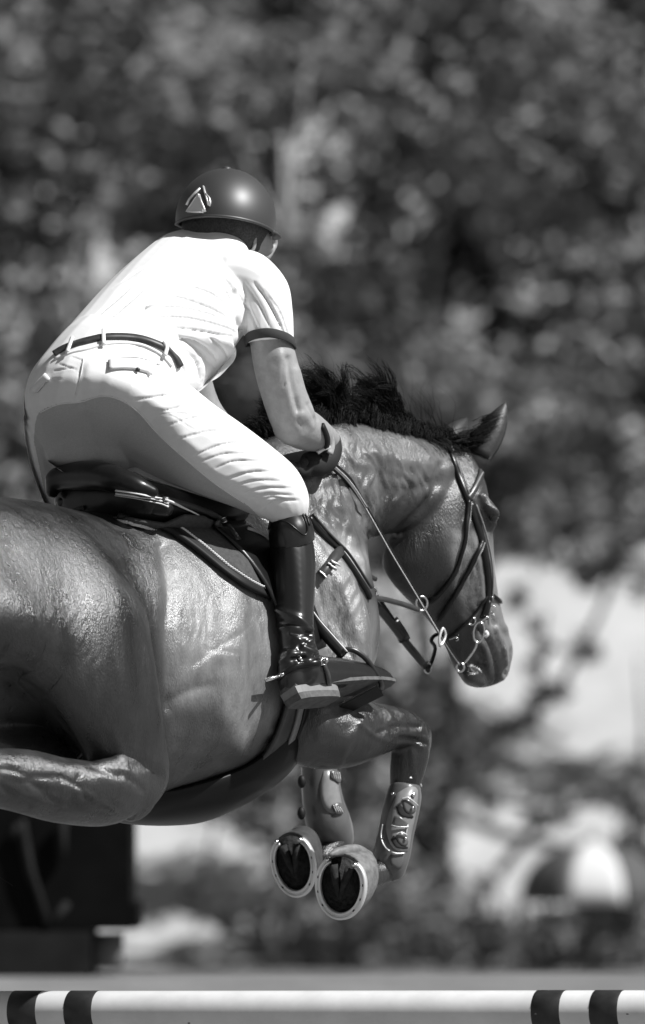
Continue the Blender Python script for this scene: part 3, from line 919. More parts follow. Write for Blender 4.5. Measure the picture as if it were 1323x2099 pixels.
# ---- breeches
bb = MB()
limb(bb, [(246, 738, 0, 131, .85), (228, 775, 0, 144, .9), (212, 820, 0.0, 160, .95), (200, 870, 0, 150, .9), (200, 920, 0, 112, .8)])
limb(bb, [(290, 850, .09, 108), (345, 885, .14, 104), (400, 915, .18, 94), (460, 945, .215, 84), (520, 978, .24, 73), (565, 1008, .255, 64), (586, 1034, .262, 52), (592, 1058, .252, 40)], r0=True)
limb(bb, [(140, 860, -.08, 92), (138, 920, -.13, 82), (150, 975, -.18, 76), (175, 1050, -.26, 68), (220, 1120, -.31, 60), (235, 1170, -.33, 48)])
breech_me = remesh(bb, .0032, 9)
dent(breech_me, [(-20, 800), (60, 790), (130, 770), (210, 765), (280, 785), (345, 830), (420, 940), (540, 1060), (500, 1200), (-20, 1200)], .10, 130)
bf = [
    ([(265, 820), (320, 812), (390, 800)], 5, 5), ([(270, 790), (310, 770), (365, 772)], 5, 4), ([(300, 842), (350, 838), (400, 822)], 6, 4.5), ([(320, 848), (345, 845), (400, 850)], 4, 2.5),
    ([(405, 805), (430, 830), (445, 850)], 5, 2.5), ([(310, 850), (350, 850), (400, 880), (430, 880)], 4, 2), ([(330, 875), (400, 855), (440, 860)], 5, 3), ([(352, 903), (420, 885), (470, 880)], 5, 3.5),
    ([(395, 935), (450, 912), (500, 905)], 5, 4), ([(400, 950), (460, 930), (520, 930)], 5, 3.5), ([(440, 960), (480, 945), (540, 945)], 5, 4), ([(455, 985), (510, 968), (560, 965)], 6, 5), ([(470, 1000), (520, 985), (580, 985)], 5, 4.5),
    ([(495, 1012), (540, 1000), (600, 1000)], 5, 5), ([(510, 1022), (550, 1012), (605, 1015)], 5, 5), ([(535, 1045), (570, 1025), (615, 1025)], 6, 6), ([(528, 1030), (560, 1018), (600, 1030)], 4, 3),
    ([(75, 800), (100, 780), (130, 775)], 4, 3), ([(110, 760), (150, 752)], 3.5, 3), ([(120, 745), (160, 758)], 3.5, 3), ([(145, 730), (175, 740)], 3, 2.5), ([(60, 815), (90, 790)], 4, 3),
    ([(168, 735), (160, 790), (152, 820)], 3.5, 3),
]
sculpt(breech_me, [([(180, 860), (190, 900), (196, 950)], 16, -7), ([(110, 850), (120, 900)], 40, 7), ([(260, 850), (280, 900)], 45, 6), ([(165, 760), (170, 830)], 12, -4)] + [(a, w, d * 1.05, 'f') for a, w, d in bf])
# the darker seat patch: its outline as it lies on the cloth
co = get_co(breech_me)
pcx = np.empty(len(breech_me.polygons) * 3); breech_me.polygons.foreach_get('center', pcx); pcx = pcx.reshape(-1, 3)
pnn = np.empty(len(breech_me.polygons) * 3); breech_me.polygons.foreach_get('normal', pnn); pnn = pnn.reshape(-1, 3)
PATCH = curve_line([(72, 870), (82, 845), (120, 828), (165, 824), (195, 814), (225, 812), (260, 826), (290, 850), (325, 890), (380, 940), (440, 990), (500, 1030), (535, 1062)], 5)
PATCH_POLY = PATCH + [(535, 1120), (440, 1120), (100, 1120), (92, 1010), (80, 950), (70, 905)]
gx, gy, gz = project(pcx)
face = (pnn * (pcx - CO)).sum(1) < 0
mask = in_poly(gx, gy, PATCH_POLY) & face
breech_me.materials.append(M['breech']); breech_me.materials.append(M['patch'])
breech_me.polygons.foreach_set('material_index', mask.astype(np.int32))
breeches = link_mesh('breeches', breech_me, None, rider)
BS = Surf([breech_me])
ALLR = Surf([breech_me, shirt_me])
def seam(name, pts, w, th, m, parent, surf, off=.0):
    p_, n_ = surf.path(pts, off)
    if len(p_) < 3: return None
    mb = MB(); mb.strap(p_, n_, w * PXM, th)
    return mb.build(name, M[m], parent)
seam('patch_seam', [(84, 845), (120, 828), (165, 824), (195, 814), (225, 812), (260, 826), (290, 850), (325, 890), (380, 940), (440, 990), (500, 1030)], 2.2, .0015, 'breech', breeches, BS, .001)
seam('back_seam', [(172, 735), (166, 770), (156, 808)], 3, .0015, 'breech', breeches, BS)
# pocket flaps
def panel(name, surf, quad, nu, nv, off, th, m, parent, bulge=0.0):
    """quad: four pixel corners (tl, tr, br, bl) laid on a surface as a thin sheet with its own thickness."""
    tl, tr, br, bl = [np.array(q, float) for q in quad]
    top = []; bot = []
    lastz = None
    P_, N_ = {}, {}
    for j in range(nv + 1):
        for i in range(nu + 1):
            u, v = i / nu, j / nv
            q = (tl * (1 - u) + tr * u) * (1 - v) + (bl * (1 - u) + br * u) * v
            q[1] += -bulge * 4 * u * (1 - u)
            h = surf.hit(q[0], q[1], 0)
            if h is None:
                if lastz is None: return None
                h = (CO + ray(q[0], q[1]) * lastz, -CF)
            lastz = np.dot(h[0] - CO, CF)
            P_[i, j] = h[0]; N_[i, j] = h[1]
    mb = MB(); vs = []; w = nu + 1
    for j in range(nv + 1):
        for i in range(nu + 1): vs.append(P_[i, j] + N_[i, j] * (off + th))
    for j in range(nv + 1):
        for i in range(nu + 1): vs.append(P_[i, j] + N_[i, j] * (off - .002))
    K = w * (nv + 1); fs = []
    for j in range(nv):
        for i in range(nu):
            a = j * w + i
            fs.append((a, a + w, a + w + 1, a + 1)); fs.append((K + a, K + a + 1, K + a + w + 1, K + a + w))
    for i in range(nu):
        fs.append((i, i + 1, K + i + 1, K + i)); a = nv * w + i
        fs.append((a + 1, a, K + a, K + a + 1))
    for j in range(nv):
        a = j * w; fs.append((a + w, a, K + a, K + a + w)); a = j * w + nu
        fs.append((a, a + w, K + a + w, K + a))
    mb.add(vs, fs)
    return mb.build(name, M[m], parent)
pf = panel('pocket_flap', BS, [(224, 742), (318, 748), (306, 768), (224, 760)], 12, 5, .004, .006, 'breech', breeches, 6)
seam('pocket_piping', [(222, 742), (245, 735), (275, 734), (310, 742), (330, 752)], 3, .004, 'breech', breeches, BS, .003)
h = BS.hit(280, 762, .008)
mb = MB(); mb.blob(h[0], CR * .006, CU * .006, CF * .004, 12, 8); mb.build('pocket_button', M['leather_mid'], breeches)
pf2 = panel('pocket_flap', BS, [(66, 800), (96, 766), (104, 776), (78, 806)], 6, 4, .004, .003, 'breech', breeches)
# belt with loops
belt_line = [(112, 728), (130, 717), (150, 709), (180, 700), (215, 693), (250, 692), (285, 695), (315, 704), (340, 716), (358, 734), (368, 752)]
c_ = [ALLR.hit(x, y, 0) for x, y in belt_line]
p_, n_ = ALLR.path(belt_line, .004)
mb = MB(); mb.strap(p_, n_, 15 * PXM, .005)
belt = mb.build('belt', M['belt'], rider)
for q in ([(213, 682), (213, 694), (212, 712)], [(152, 698), (148, 710), (142, 728)], [(336, 702), (338, 716), (334, 732)]):
    p_, n_ = ALLR.path(q, .011)
    mb = MB(); mb.strap(p_, n_, 8 * PXM, .003); mb.build('belt_loop', M['breech'], breeches)
seam('waistband', [(112, 737), (150, 722), (180, 716), (215, 706), (250, 703), (285, 706), (312, 716), (334, 730), (352, 750)], 6, .003, 'breech', breeches, ALLR, .001)

# ---- helmet
hel_c = H(463, 450, .0)
hk = PXM * np.dot(hel_c - CO, CF) / DIST
HX = CR * 103 * hk
HY = CU * 105 * hk
HZ = CF * 128 * hk
def hel_pt(az, el, k=1.0):
    """az 0 = right, 90 = away; el = elevation."""
    return hel_c + (HX * math.cos(el) * math.cos(az) + HZ * math.cos(el) * math.sin(az) + HY * math.sin(el)) * k
# rim height by azimuth: low at the sides, lifted at the nape (near) side
def rim_el(az):
    # near side az=-90 -> el +3 deg ; right az=0 -> -15 ; left az=180 -> -6 ; front az=90 -> -14
    return R(-10 + 11 * max(0, -math.sin(az)) ** 1.5 - 5 * math.cos(az) - 3 * max(0, math.sin(az)))
mb = MB(); rs = []
NAZ = 64
for j in range(15):
    r_ = []
    for i in range(NAZ):
        az = 2 * math.pi * i / NAZ
        e0 = rim_el(az)
        e = e0 + (R(89.5) - e0) * (j / 14)
        r_.append(hel_pt(az, e))
    rs.append(r_)
inner = []
for j in range(14, -1, -1):
    r_ = []
    for i in range(NAZ):
        az = 2 * math.pi * i / NAZ
        e0 = rim_el(az)
        e = e0 + (R(89.5) - e0) * (j / 14)
        r_.append(hel_pt(az, e, .95))
    inner.append(r_)
mb.rings(rs + inner, caps=False)
mb.add(rs[-1], [tuple(range(NAZ))]); mb.add(inner[0], [tuple(reversed(range(NAZ)))])
bm_me = mb.mesh('helmet')
helmet = link_mesh('helmet', bm_me, M['helmet'], rider)
# bridge rim to inner shell
mb = MB()
mb.tube([hel_pt(2 * math.pi * i / NAZ, rim_el(2 * math.pi * i / NAZ), .985) for i in range(NAZ)], .0042, n=8, closed=True)
mb.build('rim', M['helmet'], helmet)
mb = MB()
mb.blob(hel_pt(0, R(89), .99), HX * .10, HY * .05, HZ * .10, 14, 8)
mb.build('crown_button', M['helmet'], helmet)
# peak: short, beyond the far side and just showing at the right
mb = MB(); rs = []
for i in range(17):
    a = R(-18 + 150 * i / 16)
    e0 = rim_el(a)
    base = hel_pt(a, e0, .99)
    out = .030 * math.sin(math.pi * i / 16) ** .6
    o_ = nrm((base - hel_c) * np.array([1, 1, 0.0]))
    rs.append([base + UP * .003, base + o_ * out - UP * (out * .35), base + o_ * out - UP * (out * .35 + .004), base - UP * .004])
mb.rings(rs); mb.build('peak', M['helmet'], helmet)
# emblem: a solid triangle between two slanting strokes, raised metal
HELS = Surf([bm_me])
def emblem_poly(name, poly, mt, off=.0015, th=.0022):
    top = []; bot = []
    for q in poly:
        h = HELS.hit(q[0], q[1], 0)
        top.append(h[0] + h[1] * (off + th)); bot.append(h[0] - h[1] * .001)
    n = len(poly); mb = MB()
    mb.add(top + bot, [tuple(range(n))[::-1], tuple(n + i for i in range(n))] + [(i, (i + 1) % n, n + (i + 1) % n, n + i) for i in range(n)])
    return mb.build(name, mt, helmet, smooth=False)
emblem_poly('emblem_triangle', [(385, 435), (409, 399), (419, 434)], mat('emblem grey', .6, rough=.6), .0045)
def emblem_line(q, w, closed=False):
    p_, n_ = [], []
    for a in q:
        h = HELS.hit(a[0], a[1], .001); p_.append(h[0]); n_.append(h[1])
    mb = MB(); mb.strap(p_, n_, w * PXM, .004, closed=closed); mb.build('emblem_stroke', M['silver'], helmet)
emblem_line([(410, 400), (414, 414), (420, 428), (422, 434)], 4.5)
emblem_line([(386, 434), (396, 434.5), (406, 435), (419, 435)], 3)
emblem_line([(385, 433), (393, 421), (401, 409), (410, 399)], 2.2)
emblem_line([(384, 421), (390, 409), (399, 399), (412, 387)], 4)
emblem_line([(418, 383), (421, 395), (425, 408), (429, 421)], 4)
emblem_line([(423, 398), (430, 406), (432, 414), (431, 423)], 3.5)
# harness straps
for q in ([(484, 462, .07), (497, 476, .075), (505, 500, .07), (520, 520, .05)], [(538, 470, .07), (528, 490, .075), (515, 510, .07)], [(392, 458, -.07), (398, 478, -.06), (410, 490, -.05)], [(420, 462, 0.0), (452, 470, .035), (485, 492, .07)]):
    pts = cr_interp([H(*x) - CF * .006 for x in q], 4)
    mb = MB(); mb.strap(pts, [-CF] * len(pts), .011, .002)
    mb.build('harness_strap', M['black'], helmet)

# ---- gloves
def fist(wrist, hand, mt, flip=1):
    mb = MB()
    f = nrm(hand - wrist)
    mb2 = MB()
    return None
gb = MB()
# right hand: closed round the rein, back of the hand up, thumb on top
limb(gb, [(676, 898, .14, 24), (672, 920, .15, 31), (662, 940, .16, 32), (648, 950, .16, 28), (630, 950, .155, 24)], kd=.8)
fing = [[(668, 945, .13), (655, 962, .125), (640, 966, .14), (632, 955, .15)], [(655, 948, .15), (641, 966, .145), (626, 968, .16), (620, 956, .17)], [(640, 948, .17), (626, 964, .165), (612, 964, .18), (608, 953, .185)], [(625, 946, .185), (612, 959, .18), (601, 957, .19), (599, 948, .195)]]
for i, q in enumerate(fing):
    limb(gb, [(a, b, c, (11, 10.5, 10, 8)[k] - (1.5 if i == 3 else 0)) for k, (a, b, c) in enumerate(q)], sub=4)
limb(gb, [(672, 922, .12, 11), (682, 942, .12, 10), (678, 958, .125, 9), (668, 964, .13, 8)])
gm = remesh(gb, .0035, 3)
glove = link_mesh('glove', gm, M['glove'], rider)
GS = Surf([gm, skin_me])
# wrist strap and its closing tab
seam('wrist_strap', [(659, 872), (666, 888), (670, 905), (664, 924), (656, 934)], 14, .004, 'black', glove, GS, .003)
mb = MB()
pts = cr_interp([H(666, 874, .205), H(676, 892, .205), H(680, 912, .2), (H(676, 930, .2))], 5)
mb.strap(pts, [nrm(-CF + CR * .6)] * len(pts), 15 * PXM, .004)
tabm = mat('pale glove tab', .34, rough=.5, noise=.2, nscale=80)
mb.build('glove_tab', tabm, glove)
mb = MB(); mb.strap(cr_interp([H(652, 928, .21), H(664, 920, .21), H(676, 917, .21)], 3), [-CF] * 7, 8 * PXM, .004); mb.build('tab_keeper', M['silver'], glove)
gb = MB()
limb(gb, [(535, 938, -.08, 22), (560, 950, -.07, 26), (580, 965, -.07, 22)], kd=.8)
for i in range(4):
    limb(gb, [(585 - i * 12, 962, -.06 - i * .008, 9), (580 - i * 12, 978, -.06 - i * .008, 9), (568 - i * 12, 978, -.06 - i * .008, 8), (566 - i * 12, 966, -.06 - i * .008, 7)], sub=3)
link_mesh('glove', remesh(gb, .004, 3), M['glove'], rider)

# ---- boots
def make_boot():
    mb = MB()
    limb(mb, [(594, 1072, .250, 42, 1.15), (597, 1105, .258, 45, 1.15), (602, 1160, .272, 46, 1.15), (603, 1220, .288, 43, 1.1), (605, 1270, .302, 39, 1.1), (609, 1315, .314, 37, 1.1), (615, 1352, .322, 42), (618, 1385, .325, 42)], r0=False)
    limb(mb, [(612, 1372, .325, 44), (650, 1378, .322, 36), (700, 1380, .318, 31), (745, 1386, .315, 28), (778, 1394, .31, 25), (793, 1399, .31, 18)], kd=1.2)
    limb(mb, [(598, 1345, .325, 26), (600, 1390, .325, 32), (602, 1410, .325, 30)], kd=1.1)
    me = remesh(mb, .0042, 5)
    # the toe and leg surface: cut the underside flat
    co = get_co(me)
    # sole plane through heel bottom and toe
    a = H(600, 1412, .36); b = H(800, 1405, .31); c = H(690, 1468, .16)
    n = nrm(np.cross(b - a, c - a))
    if n[2] > 0: n = -n
    d = (co - a) @ n
    m = d > 0
    co[m] -= n * d[m][:, None]
    set_co(me, co)
    sculpt(me, [([(566, 1250), (600, 1262), (630, 1282), (646, 1305)], 7, 7), ([(575, 1275), (610, 1282), (640, 1300)], 6, -6), ([(572, 1290), (600, 1285), (640, 1292)], 4, 5), ([(598, 1298), (625, 1300), (645, 1296)], 4, -6),
                ([(596, 1300), (615, 1312), (622, 1322), (640, 1312)], 4, 6), ([(612, 1330), (622, 1318), (640, 1324)], 4, -6), ([(590, 1340), (620, 1328), (650, 1338)], 6, 6), ([(575, 1357), (600, 1342), (625, 1340)], 3.5, 5), ([(600, 1352), (640, 1350), (660, 1340)], 5, -6), ([(610, 1360), (645, 1358), (662, 1350)], 4, 4),
                ([(600, 1130), (612, 1200), (618, 1260)], 14, 3)])
    return me
boot_me = make_boot()
def boot_parts(root_s_shift=None):
    pass
boot = link_mesh('boot', boot_me, M['boot'], rider)
BT = Surf([boot_me])
# curved top edge with its stitched cap
mb = MB()
top = [(552, 1085), (562, 1052), (580, 1036), (598, 1033), (616, 1042), (628, 1060), (634, 1078)]
capm = MB()
limb(capm, [(589, 1058, .268, 36, 1.15), (595, 1080, .268, 46, 1.15), (600, 1112, .266, 47.5, 1.15)], r1=False)
cm = remesh(capm, .005, 4)
link_mesh('boot_top', cm, M['boot'], boot)
CT = Surf([cm, boot_me])
seam('boot_piping', top, 3, .003, 'leather', boot, CT, .001)
seam('boot_piping', [(572, 1068), (588, 1070), (604, 1082), (618, 1094), (626, 1096), (630, 1085), (626, 1068), (618, 1050)], 3, .003, 'leather', boot, CT, .001)
# heel block and sole
mb = MB()
def slab(pts_top, down, th, inset=0.0):
    pts = [np.asarray(p, float) for p in pts_top]
    c = sum(pts) / len(pts); n = len(pts)
    lo = [p + nrm(down) * th + (c - p) * inset for p in pts]
    mb.add(pts + lo, [tuple(range(n)), tuple(reversed([n + i for i in range(n)]))] + [(i, n + i, n + (i + 1) % n, (i + 1) % n) for i in range(n)])
DN = nrm(np.cross(H(800, 1405, .31) - H(600, 1412, .36), H(690, 1468, .16) - H(600, 1412, .36)))
if DN[2] > 0: DN = -DN
FT = nrm(H(800, 1403, .31) - H(605, 1410, .325))                         # heel -> toe
SD = nrm(np.cross(FT, DN));  SD = SD if np.dot(SD, -CF) > 0 else -SD     # towards the camera
heel0 = H(582, 1400, .325) + DN * .012
L = np.linalg.norm(H(802, 1403, .31) - H(582, 1400, .325))
def foot_outline(f0, f1, grow=0.0, n=20):
    out = []
    for i in range(n):
        a = 2 * math.pi * i / n
        x = (1 - math.cos(a)) / 2
        f = f0 + (f1 - f0) * x
        w = (.036 if f < .35 else .036 + .010 * math.sin(math.pi * min(1, (f - .35) / .65))) + grow
        w *= abs(math.sin(a)) ** .30
        out.append(heel0 + FT * f * L + SD * w * (1 if math.sin(a) >= 0 else -1))
    return out
slab(foot_outline(-.01, .97, .003), DN, .009)
sole = mb.build('sole', M['sole'], boot, smooth=False)
mb = MB()
slab([p + DN * .0095 for p in foot_outline(-.005, .40, .001)], DN, .018, .03)
mb.build('heel', M['shell_l'], boot, smooth=False)
mb = MB()
slab([p + DN * .028 for p in foot_outline(-.002, .395, .001)], DN, .016, .05)
mb.build('heel_lift', M['sole'], boot, smooth=False)
# spur with straps
spur = thing('spur', H(575, 1385, .3), 'steel spur strapped round the ankle of the tall black boot', 'spur')
BALL = Surf([boot_me])
mb = MB()
p_, n_ = BALL.path([(572, 1390), (585, 1378), (610, 1366), (640, 1360), (662, 1358)], .003); mb.strap(p_, n_, 12 * PXM, .004)
mb.build('strap', M['leather'], spur)
mb = MB(); p_, n_ = BALL.path([(662, 1362), (671, 1385), (674, 1408)], .003); mb.strap(p_, n_, 11 * PXM, .004)
mb.build('strap', M['leather_mid'], spur)
h = BALL.hit(655, 1357, .006)
mb = MB()
for k in range(1):
    c = h[0]; u = nrm(CR + CU * .1); v = nrm(CU - CR * .1)
    mb.tube([c - u * .011 - v * .008, c + u * .011 - v * .008, c + u * .011 + v * .008, c - u * .011 + v * .008], .0024, n=6, closed=True)
    mb.tube([c - v * .008, c + v * .008], .0018, n=6)
mb.build('buckle', M['metal'], spur)
h = BALL.hit(664, 1356, .006); mb = MB(); mb.blob(h[0], CR * .007, CU * .007, CF * .004, 12, 8); mb.build('stud', M['metal'], spur)
h = BALL.hit(614, 1354, .006); mb = MB(); mb.blob(h[0], CR * .005, CU * .005, CF * .004, 12, 8); mb.build('stud', M['metal'], spur)
mb = MB(); mb.tube([H(582, 1384, .325), H(566, 1388, .325), H(545, 1394, .325)], [.006, .0052, .0045], n=10); mb.tube([H(576, 1388, .28), H(574, 1386, .325), H(580, 1382, .37)], .004, n=8)
mb.build('neck', M['metal'], spur)
# far boot: the same boot on the far side of the horse
far = boot_me.copy()
co = get_co(far)
srel = (co - O) @ RT
co = co + RT[None, :] * (-2 * srel + 0.0)[:, None] - RT * .06
far_me = far; set_co(far_me, co)
link_mesh('boot', far_me, M['boot'], rider)
# ================================================================== TACK
def shell(rows, th=.006):
    """rows: grid of (point, normal): a sheet with thickness."""
    nv = len(rows); nu = len(rows[0])
    vs = [p + n * th for r_ in rows for p, n in r_] + [p - n * .003 for r_ in rows for p, n in r_]
    K = nu * nv; fs = []
    for j in range(nv - 1):
        for i in range(nu - 1):
            a = j * nu + i
            fs += [(a, a + nu, a + nu + 1, a + 1), (K + a, K + a + 1, K + a + nu + 1, K + a + nu)]
    for i in range(nu - 1):
        a = (nv - 1) * nu + i
        fs += [(i, i + 1, K + i + 1, K + i), (a + 1, a, K + a, K + a + 1)]
    for j in range(nv - 1):
        a = j * nu; b = a + nu - 1
        fs += [(a + nu, a, K + a, K + a + nu), (b, b + nu, K + b + nu, K + b)]
    mb = MB(); mb.add(vs, fs); return mb
def between(surf, U, L, nu, nv, off, th):
    U = [np.array(p, float) for p in U]; L = [np.array(p, float) for p in L]
    def at(pl, t):
        d = [0]
        for a, b in zip(pl, pl[1:]): d.append(d[-1] + np.linalg.norm(b - a))
        x = t * d[-1]
        return np.array([np.interp(x, d, [p[0] for p in pl]), np.interp(x, d, [p[1] for p in pl])])
    rows = []; lz = None
    for j in range(nv + 1):
        r_ = []
        for i in range(nu + 1):
            q = at(U, i / nu) * (1 - j / nv) + at(L, i / nu) * (j / nv)
            h = surf.hit(q[0], q[1], off)
            if h is None:
                z = lz if lz else 20.0
                h = (CO + ray(q[0], q[1]) * z, nrm(-CF + CU))
            lz = np.dot(h[0] - CO, CF)
            r_.append(h)
        rows.append(r_)
    return shell(rows, th)

saddle = thing('saddle', F(.2, 0, -.05), 'black leather jumping saddle with high cantle under the crouching rider', 'saddle')
mb = MB()
# seat and skirt volume over the back
loft(mb, [(F(.0, 0, -.055), UP * .060, RT * .165), (F(.06, 0, -.06), UP * .062, RT * .165), (F(.14, 0, -.07), UP * .062, RT * .155), (F(.24, 0, -.07), UP * .065, RT * .15), (F(.34, 0, -.06), UP * .075, RT * .145), (F(.44, 0, -.05), UP * .075, RT * .12)], power=2.4)
sm = remesh(mb, .006, 3)
link_mesh('seat', sm, M['leather'], saddle)
mb = MB()
limb(mb, [(106, 1012, -.135, 13), (114, 986, -.125, 24), (150, 976, -.07, 29), (205, 975, .03, 30), (245, 985, .10, 28), (285, 999, .15, 22), (318, 1009, .18, 11)], kd=1.1)
cm_ = remesh(mb, .005, 4)
cantle = link_mesh('cantle', cm_, M['leather'], saddle)
mb = MB()
limb(mb, [(130, 1030, -.13, 16), (180, 1015, -.06, 22), (240, 1020, .04, 26), (300, 1032, .12, 25), (345, 1044, .165, 16)], kd=1.3)
pn = remesh(mb, .005, 4)
link_mesh('panel', pn, M['leather'], saddle)
SS = Surf([sm, cm_, pn, horse_me])
for dy in (0, 6, 12):
    p_, n_ = SS.path([(238, 1004 + dy), (280, 1010 + dy), (325, 1020 + dy), (345, 1028 + dy)], .002)
    mb = MB(); mb.strap(p_, n_, 2.2 * PXM, .003); mb.build('piping', M['rope'], saddle)
# skirt strip running forward from the cantle
p_, n_ = SS.path([(330, 1024), (380, 1036), (430, 1052), (470, 1074), (505, 1098)], .008)
mb = MB(); mb.strap(p_, n_, 12 * PXM, .006); mb.build('skirt', M['leather_mid'], saddle)
p_, n_ = SS.path([(335, 1030), (385, 1046), (432, 1070)], .010)
mb = MB(); mb.strap(p_, n_, 3 * PXM, .004); mb.build('skirt_piping', M['rope'], saddle)
# flaps, both sides
for sg in (1, -1):
    rows = []
    for j in range(15):
        v = j / 14
        r_ = []
        for i in range(11):
            u = i / 10
            th = 32 + 62 * v
            f = .225 + .15 * v + u * (.14 + .03 * math.sin(v * 2.4))
            p, n = barrel(f, sg * th, .026)
            r_.append((p, n))
        rows.append(r_)
    shell(rows, .004).build('flap', M['leather'], saddle)
# pale edged flap piping by the knee
p_, n_ = SS.path([(492, 1102), (520, 1112), (545, 1128), (556, 1148)], .034)
mb = MB(); mb.strap(p_, n_, 5 * PXM, .004); mb.build('flap_piping', M['rope'], saddle)

pad = thing('saddle_pad', F(.15, 0, -.08), 'grey textured saddle pad with pale braided edge under the saddle', 'saddle pad')
ROPE = [(240, 1056), (270, 1060), (300, 1067), (350, 1086), (400, 1120), (450, 1160), (500, 1195), (552, 1220)]
UPP = [(238, 1053), (280, 1056), (335, 1064), (372, 1050), (410, 1054), (470, 1075), (520, 1100), (556, 1140), (572, 1180)]
ROPE_C = curve_line(ROPE, 6)
bw = between(SS, UPP, ROPE_C, 40, 10, .012, .006)
padm = bw.build('cloth', M['pad'], pad)
low = [(x - 3, y + 13) for x, y in ROPE_C]
between(SS, ROPE_C, low, 40, 3, .010, .009).build('binding', M['black'], pad)
mb = MB(); mb2 = MB()
for i in range(len(ROPE_C) - 1):
    for k in range(2):
        t = k / 2
        x = ROPE_C[i][0] * (1 - t) + ROPE_C[i + 1][0] * t; y = ROPE_C[i][1] * (1 - t) + ROPE_C[i + 1][1] * t
        h = SS.hit(x, y, .019)
        if h is None: continue
        T = nrm(np.array([ROPE_C[i + 1][0] - ROPE_C[i][0], -(ROPE_C[i + 1][1] - ROPE_C[i][1])]))
        tw = nrm(CR * T[0] + CU * T[1]); pw = nrm(CU * T[0] - CR * T[1])
        a = nrm(tw * .9 + pw * .45)
        mb.blob(h[0], a * .0062, pw * .0028, h[1] * .0030, 8, 6)
tag(mb.build('braid', M['rope'], pad), kind='stuff')
# the far side of the pad
rows = []
for j in range(9):
    r_ = []
    for i in range(13):
        p, n = barrel(-.05 + .62 * i / 12, -8 - 52 * j / 8, .012); r_.append((p, n))
    rows.append(r_)
shell(rows, .008).build('far_side', M['pad'], pad)
# billet strap with keeper hanging on the pad
p_, n_ = SS.path([(430, 1058), (448, 1080), (462, 1102), (478, 1124)], .026)
mb = MB(); mb.strap(p_, n_, 15 * PXM, .005); mb.build('billet_strap', M['leather_mid'], saddle)
h = SS.hit(437, 1056, .035)
if h:
    c = h[0]; mb = MB()
    u, v = CR * .006 + CU * .002, CU * .006
    mb.tube([c - u - v, c + u - v, c + u + v, c - u + v], .0022, n=6, closed=True)
    mb.build('buckle', M['metal'], saddle)

# girth with belly guard
girth = thing('girth', F(.42, .2, -.4), 'black leather girth with a glossy belly guard under the barrel of the horse', 'girth')
rows = []
for j in range(25):
    th = 70 + 110 * j / 24
    w = .030 + .05 * max(0, (th - 110) / 70) ** 1.3
    r_ = []
    for i in range(7):
        f = .40 - .02 * max(0, (th - 110) / 70) + (i / 6 - .5) * 2 * w
        p, n = barrel(f, th, .010); r_.append((p, n))
    rows.append(r_)
shell(rows, .008).build('strap', M['leather_mid'], girth)
rows = []
for j in range(25):
    th = 70 + 110 * j / 24
    r_ = []
    for i in range(5):
        f = .435 + .03 * max(0, (th - 110) / 70) + (i / 4 - .5) * 2 * .012
        p, n = barrel(f, th, .020); r_.append((p, n))
    rows.append(r_)
shell(rows, .005).build('web', M['shell_l'], girth)
rows = []
for j in range(25):
    th = 70 + 110 * j / 24
    r_ = []
    for i in range(5):
        f = .465 + .03 * max(0, (th - 110) / 70) + (i / 4 - .5) * 2 * .010
        p, n = barrel(f, th, .020); r_.append((p, n))
    rows.append(r_)
shell(rows, .006).build('buckle_strap', M['leather'], girth)
rows = []
for j in range(19):
    f = .0 + .52 * j / 18
    th0 = 164 - 44 * (j / 18) ** 1.2
    off = .028 + .036 * math.sin(math.pi * min(1, (j / 18) * .8 + .12))
    r_ = []
    for i in range(25):
        th = th0 + (360 - 2 * th0) * i / 24
        e = abs(i / 24 - .5) * 2
        p, n = barrel(f, th, .006 + (off - .006) * (1 - e ** 4)); r_.append((p, n))
    rows.append(r_)
gd = shell(rows, .008).build('belly_guard', M['guard'], girth)
# front edge of the guard hanging between the elbows
mb = MB(); rs = []
limb(mb, [(455, 1640, .10, 14), (500, 1612, .12, 18), (540, 1580, .13, 16), (572, 1562, .13, 8)], kd=1.6)
mb.build('guard_tongue', M['leather'], girth)

# stirrup leather and iron
stir = thing('stirrup', H(730, 1420, .26), 'dark stirrup iron and leather holding the black boot', 'stirrup')
pts = cr_interp([H(598, 1200, .225), H(640, 1265, .25), (H(672, 1305, .275)), H(706, 1344, .30)], 5)
mb = MB(); mb.strap(pts, [nrm(-CF + CR * .3)] * len(pts), 24 * PXM, .005); mb.build('leather', M['leather'], stir)
pts = cr_interp([H(604, 1196, .235), H(648, 1262, .262), (H(680, 1300, .29)), H(712, 1336, .315)], 5)
mb = MB(); mb.strap(pts, [nrm(-CF + CR * .3)] * len(pts), 3 * PXM, .003); mb.build('leather_edge', M['rope'], stir)
iron = [H(690, 1458, .26), H(684, 1420, .26), H(688, 1370, .27), H(700, 1338, .295), H(722, 1332, .315), H(750, 1350, .335), H(771, 1380, .35), H(782, 1402, .355), H(780, 1416, .355)]
pts = cr_interp(iron, 5)
mb = MB()
mb.tube(pts, .0068, n=10, flat=.8)
im = mb.build('iron', mat('dark stirrup iron', .02, rough=.3, metal=.2, spec=.7), stir)
a = H(692, 1459, .26); b = H(780, 1414, .355)
mid = (a + b) / 2; ax = (b - a) / 2; ft = nrm(CR * .45 - CU * .70 + CF * .75); ft = nrm(ft - nrm(ax) * np.dot(ft, nrm(ax))); upv = nrm(np.cross(ax, ft))
mb = MB(); mb.box(mid, ax, ft * .018, upv * .005)
mb.build('tread', M['leather'], stir, smooth=False)
mb = MB()
mb.box(mid - ft * .0195, ax * .96, ft * .0015, upv * .0015)
mb.build('tread_edge', M['metal'], stir, smooth=False)

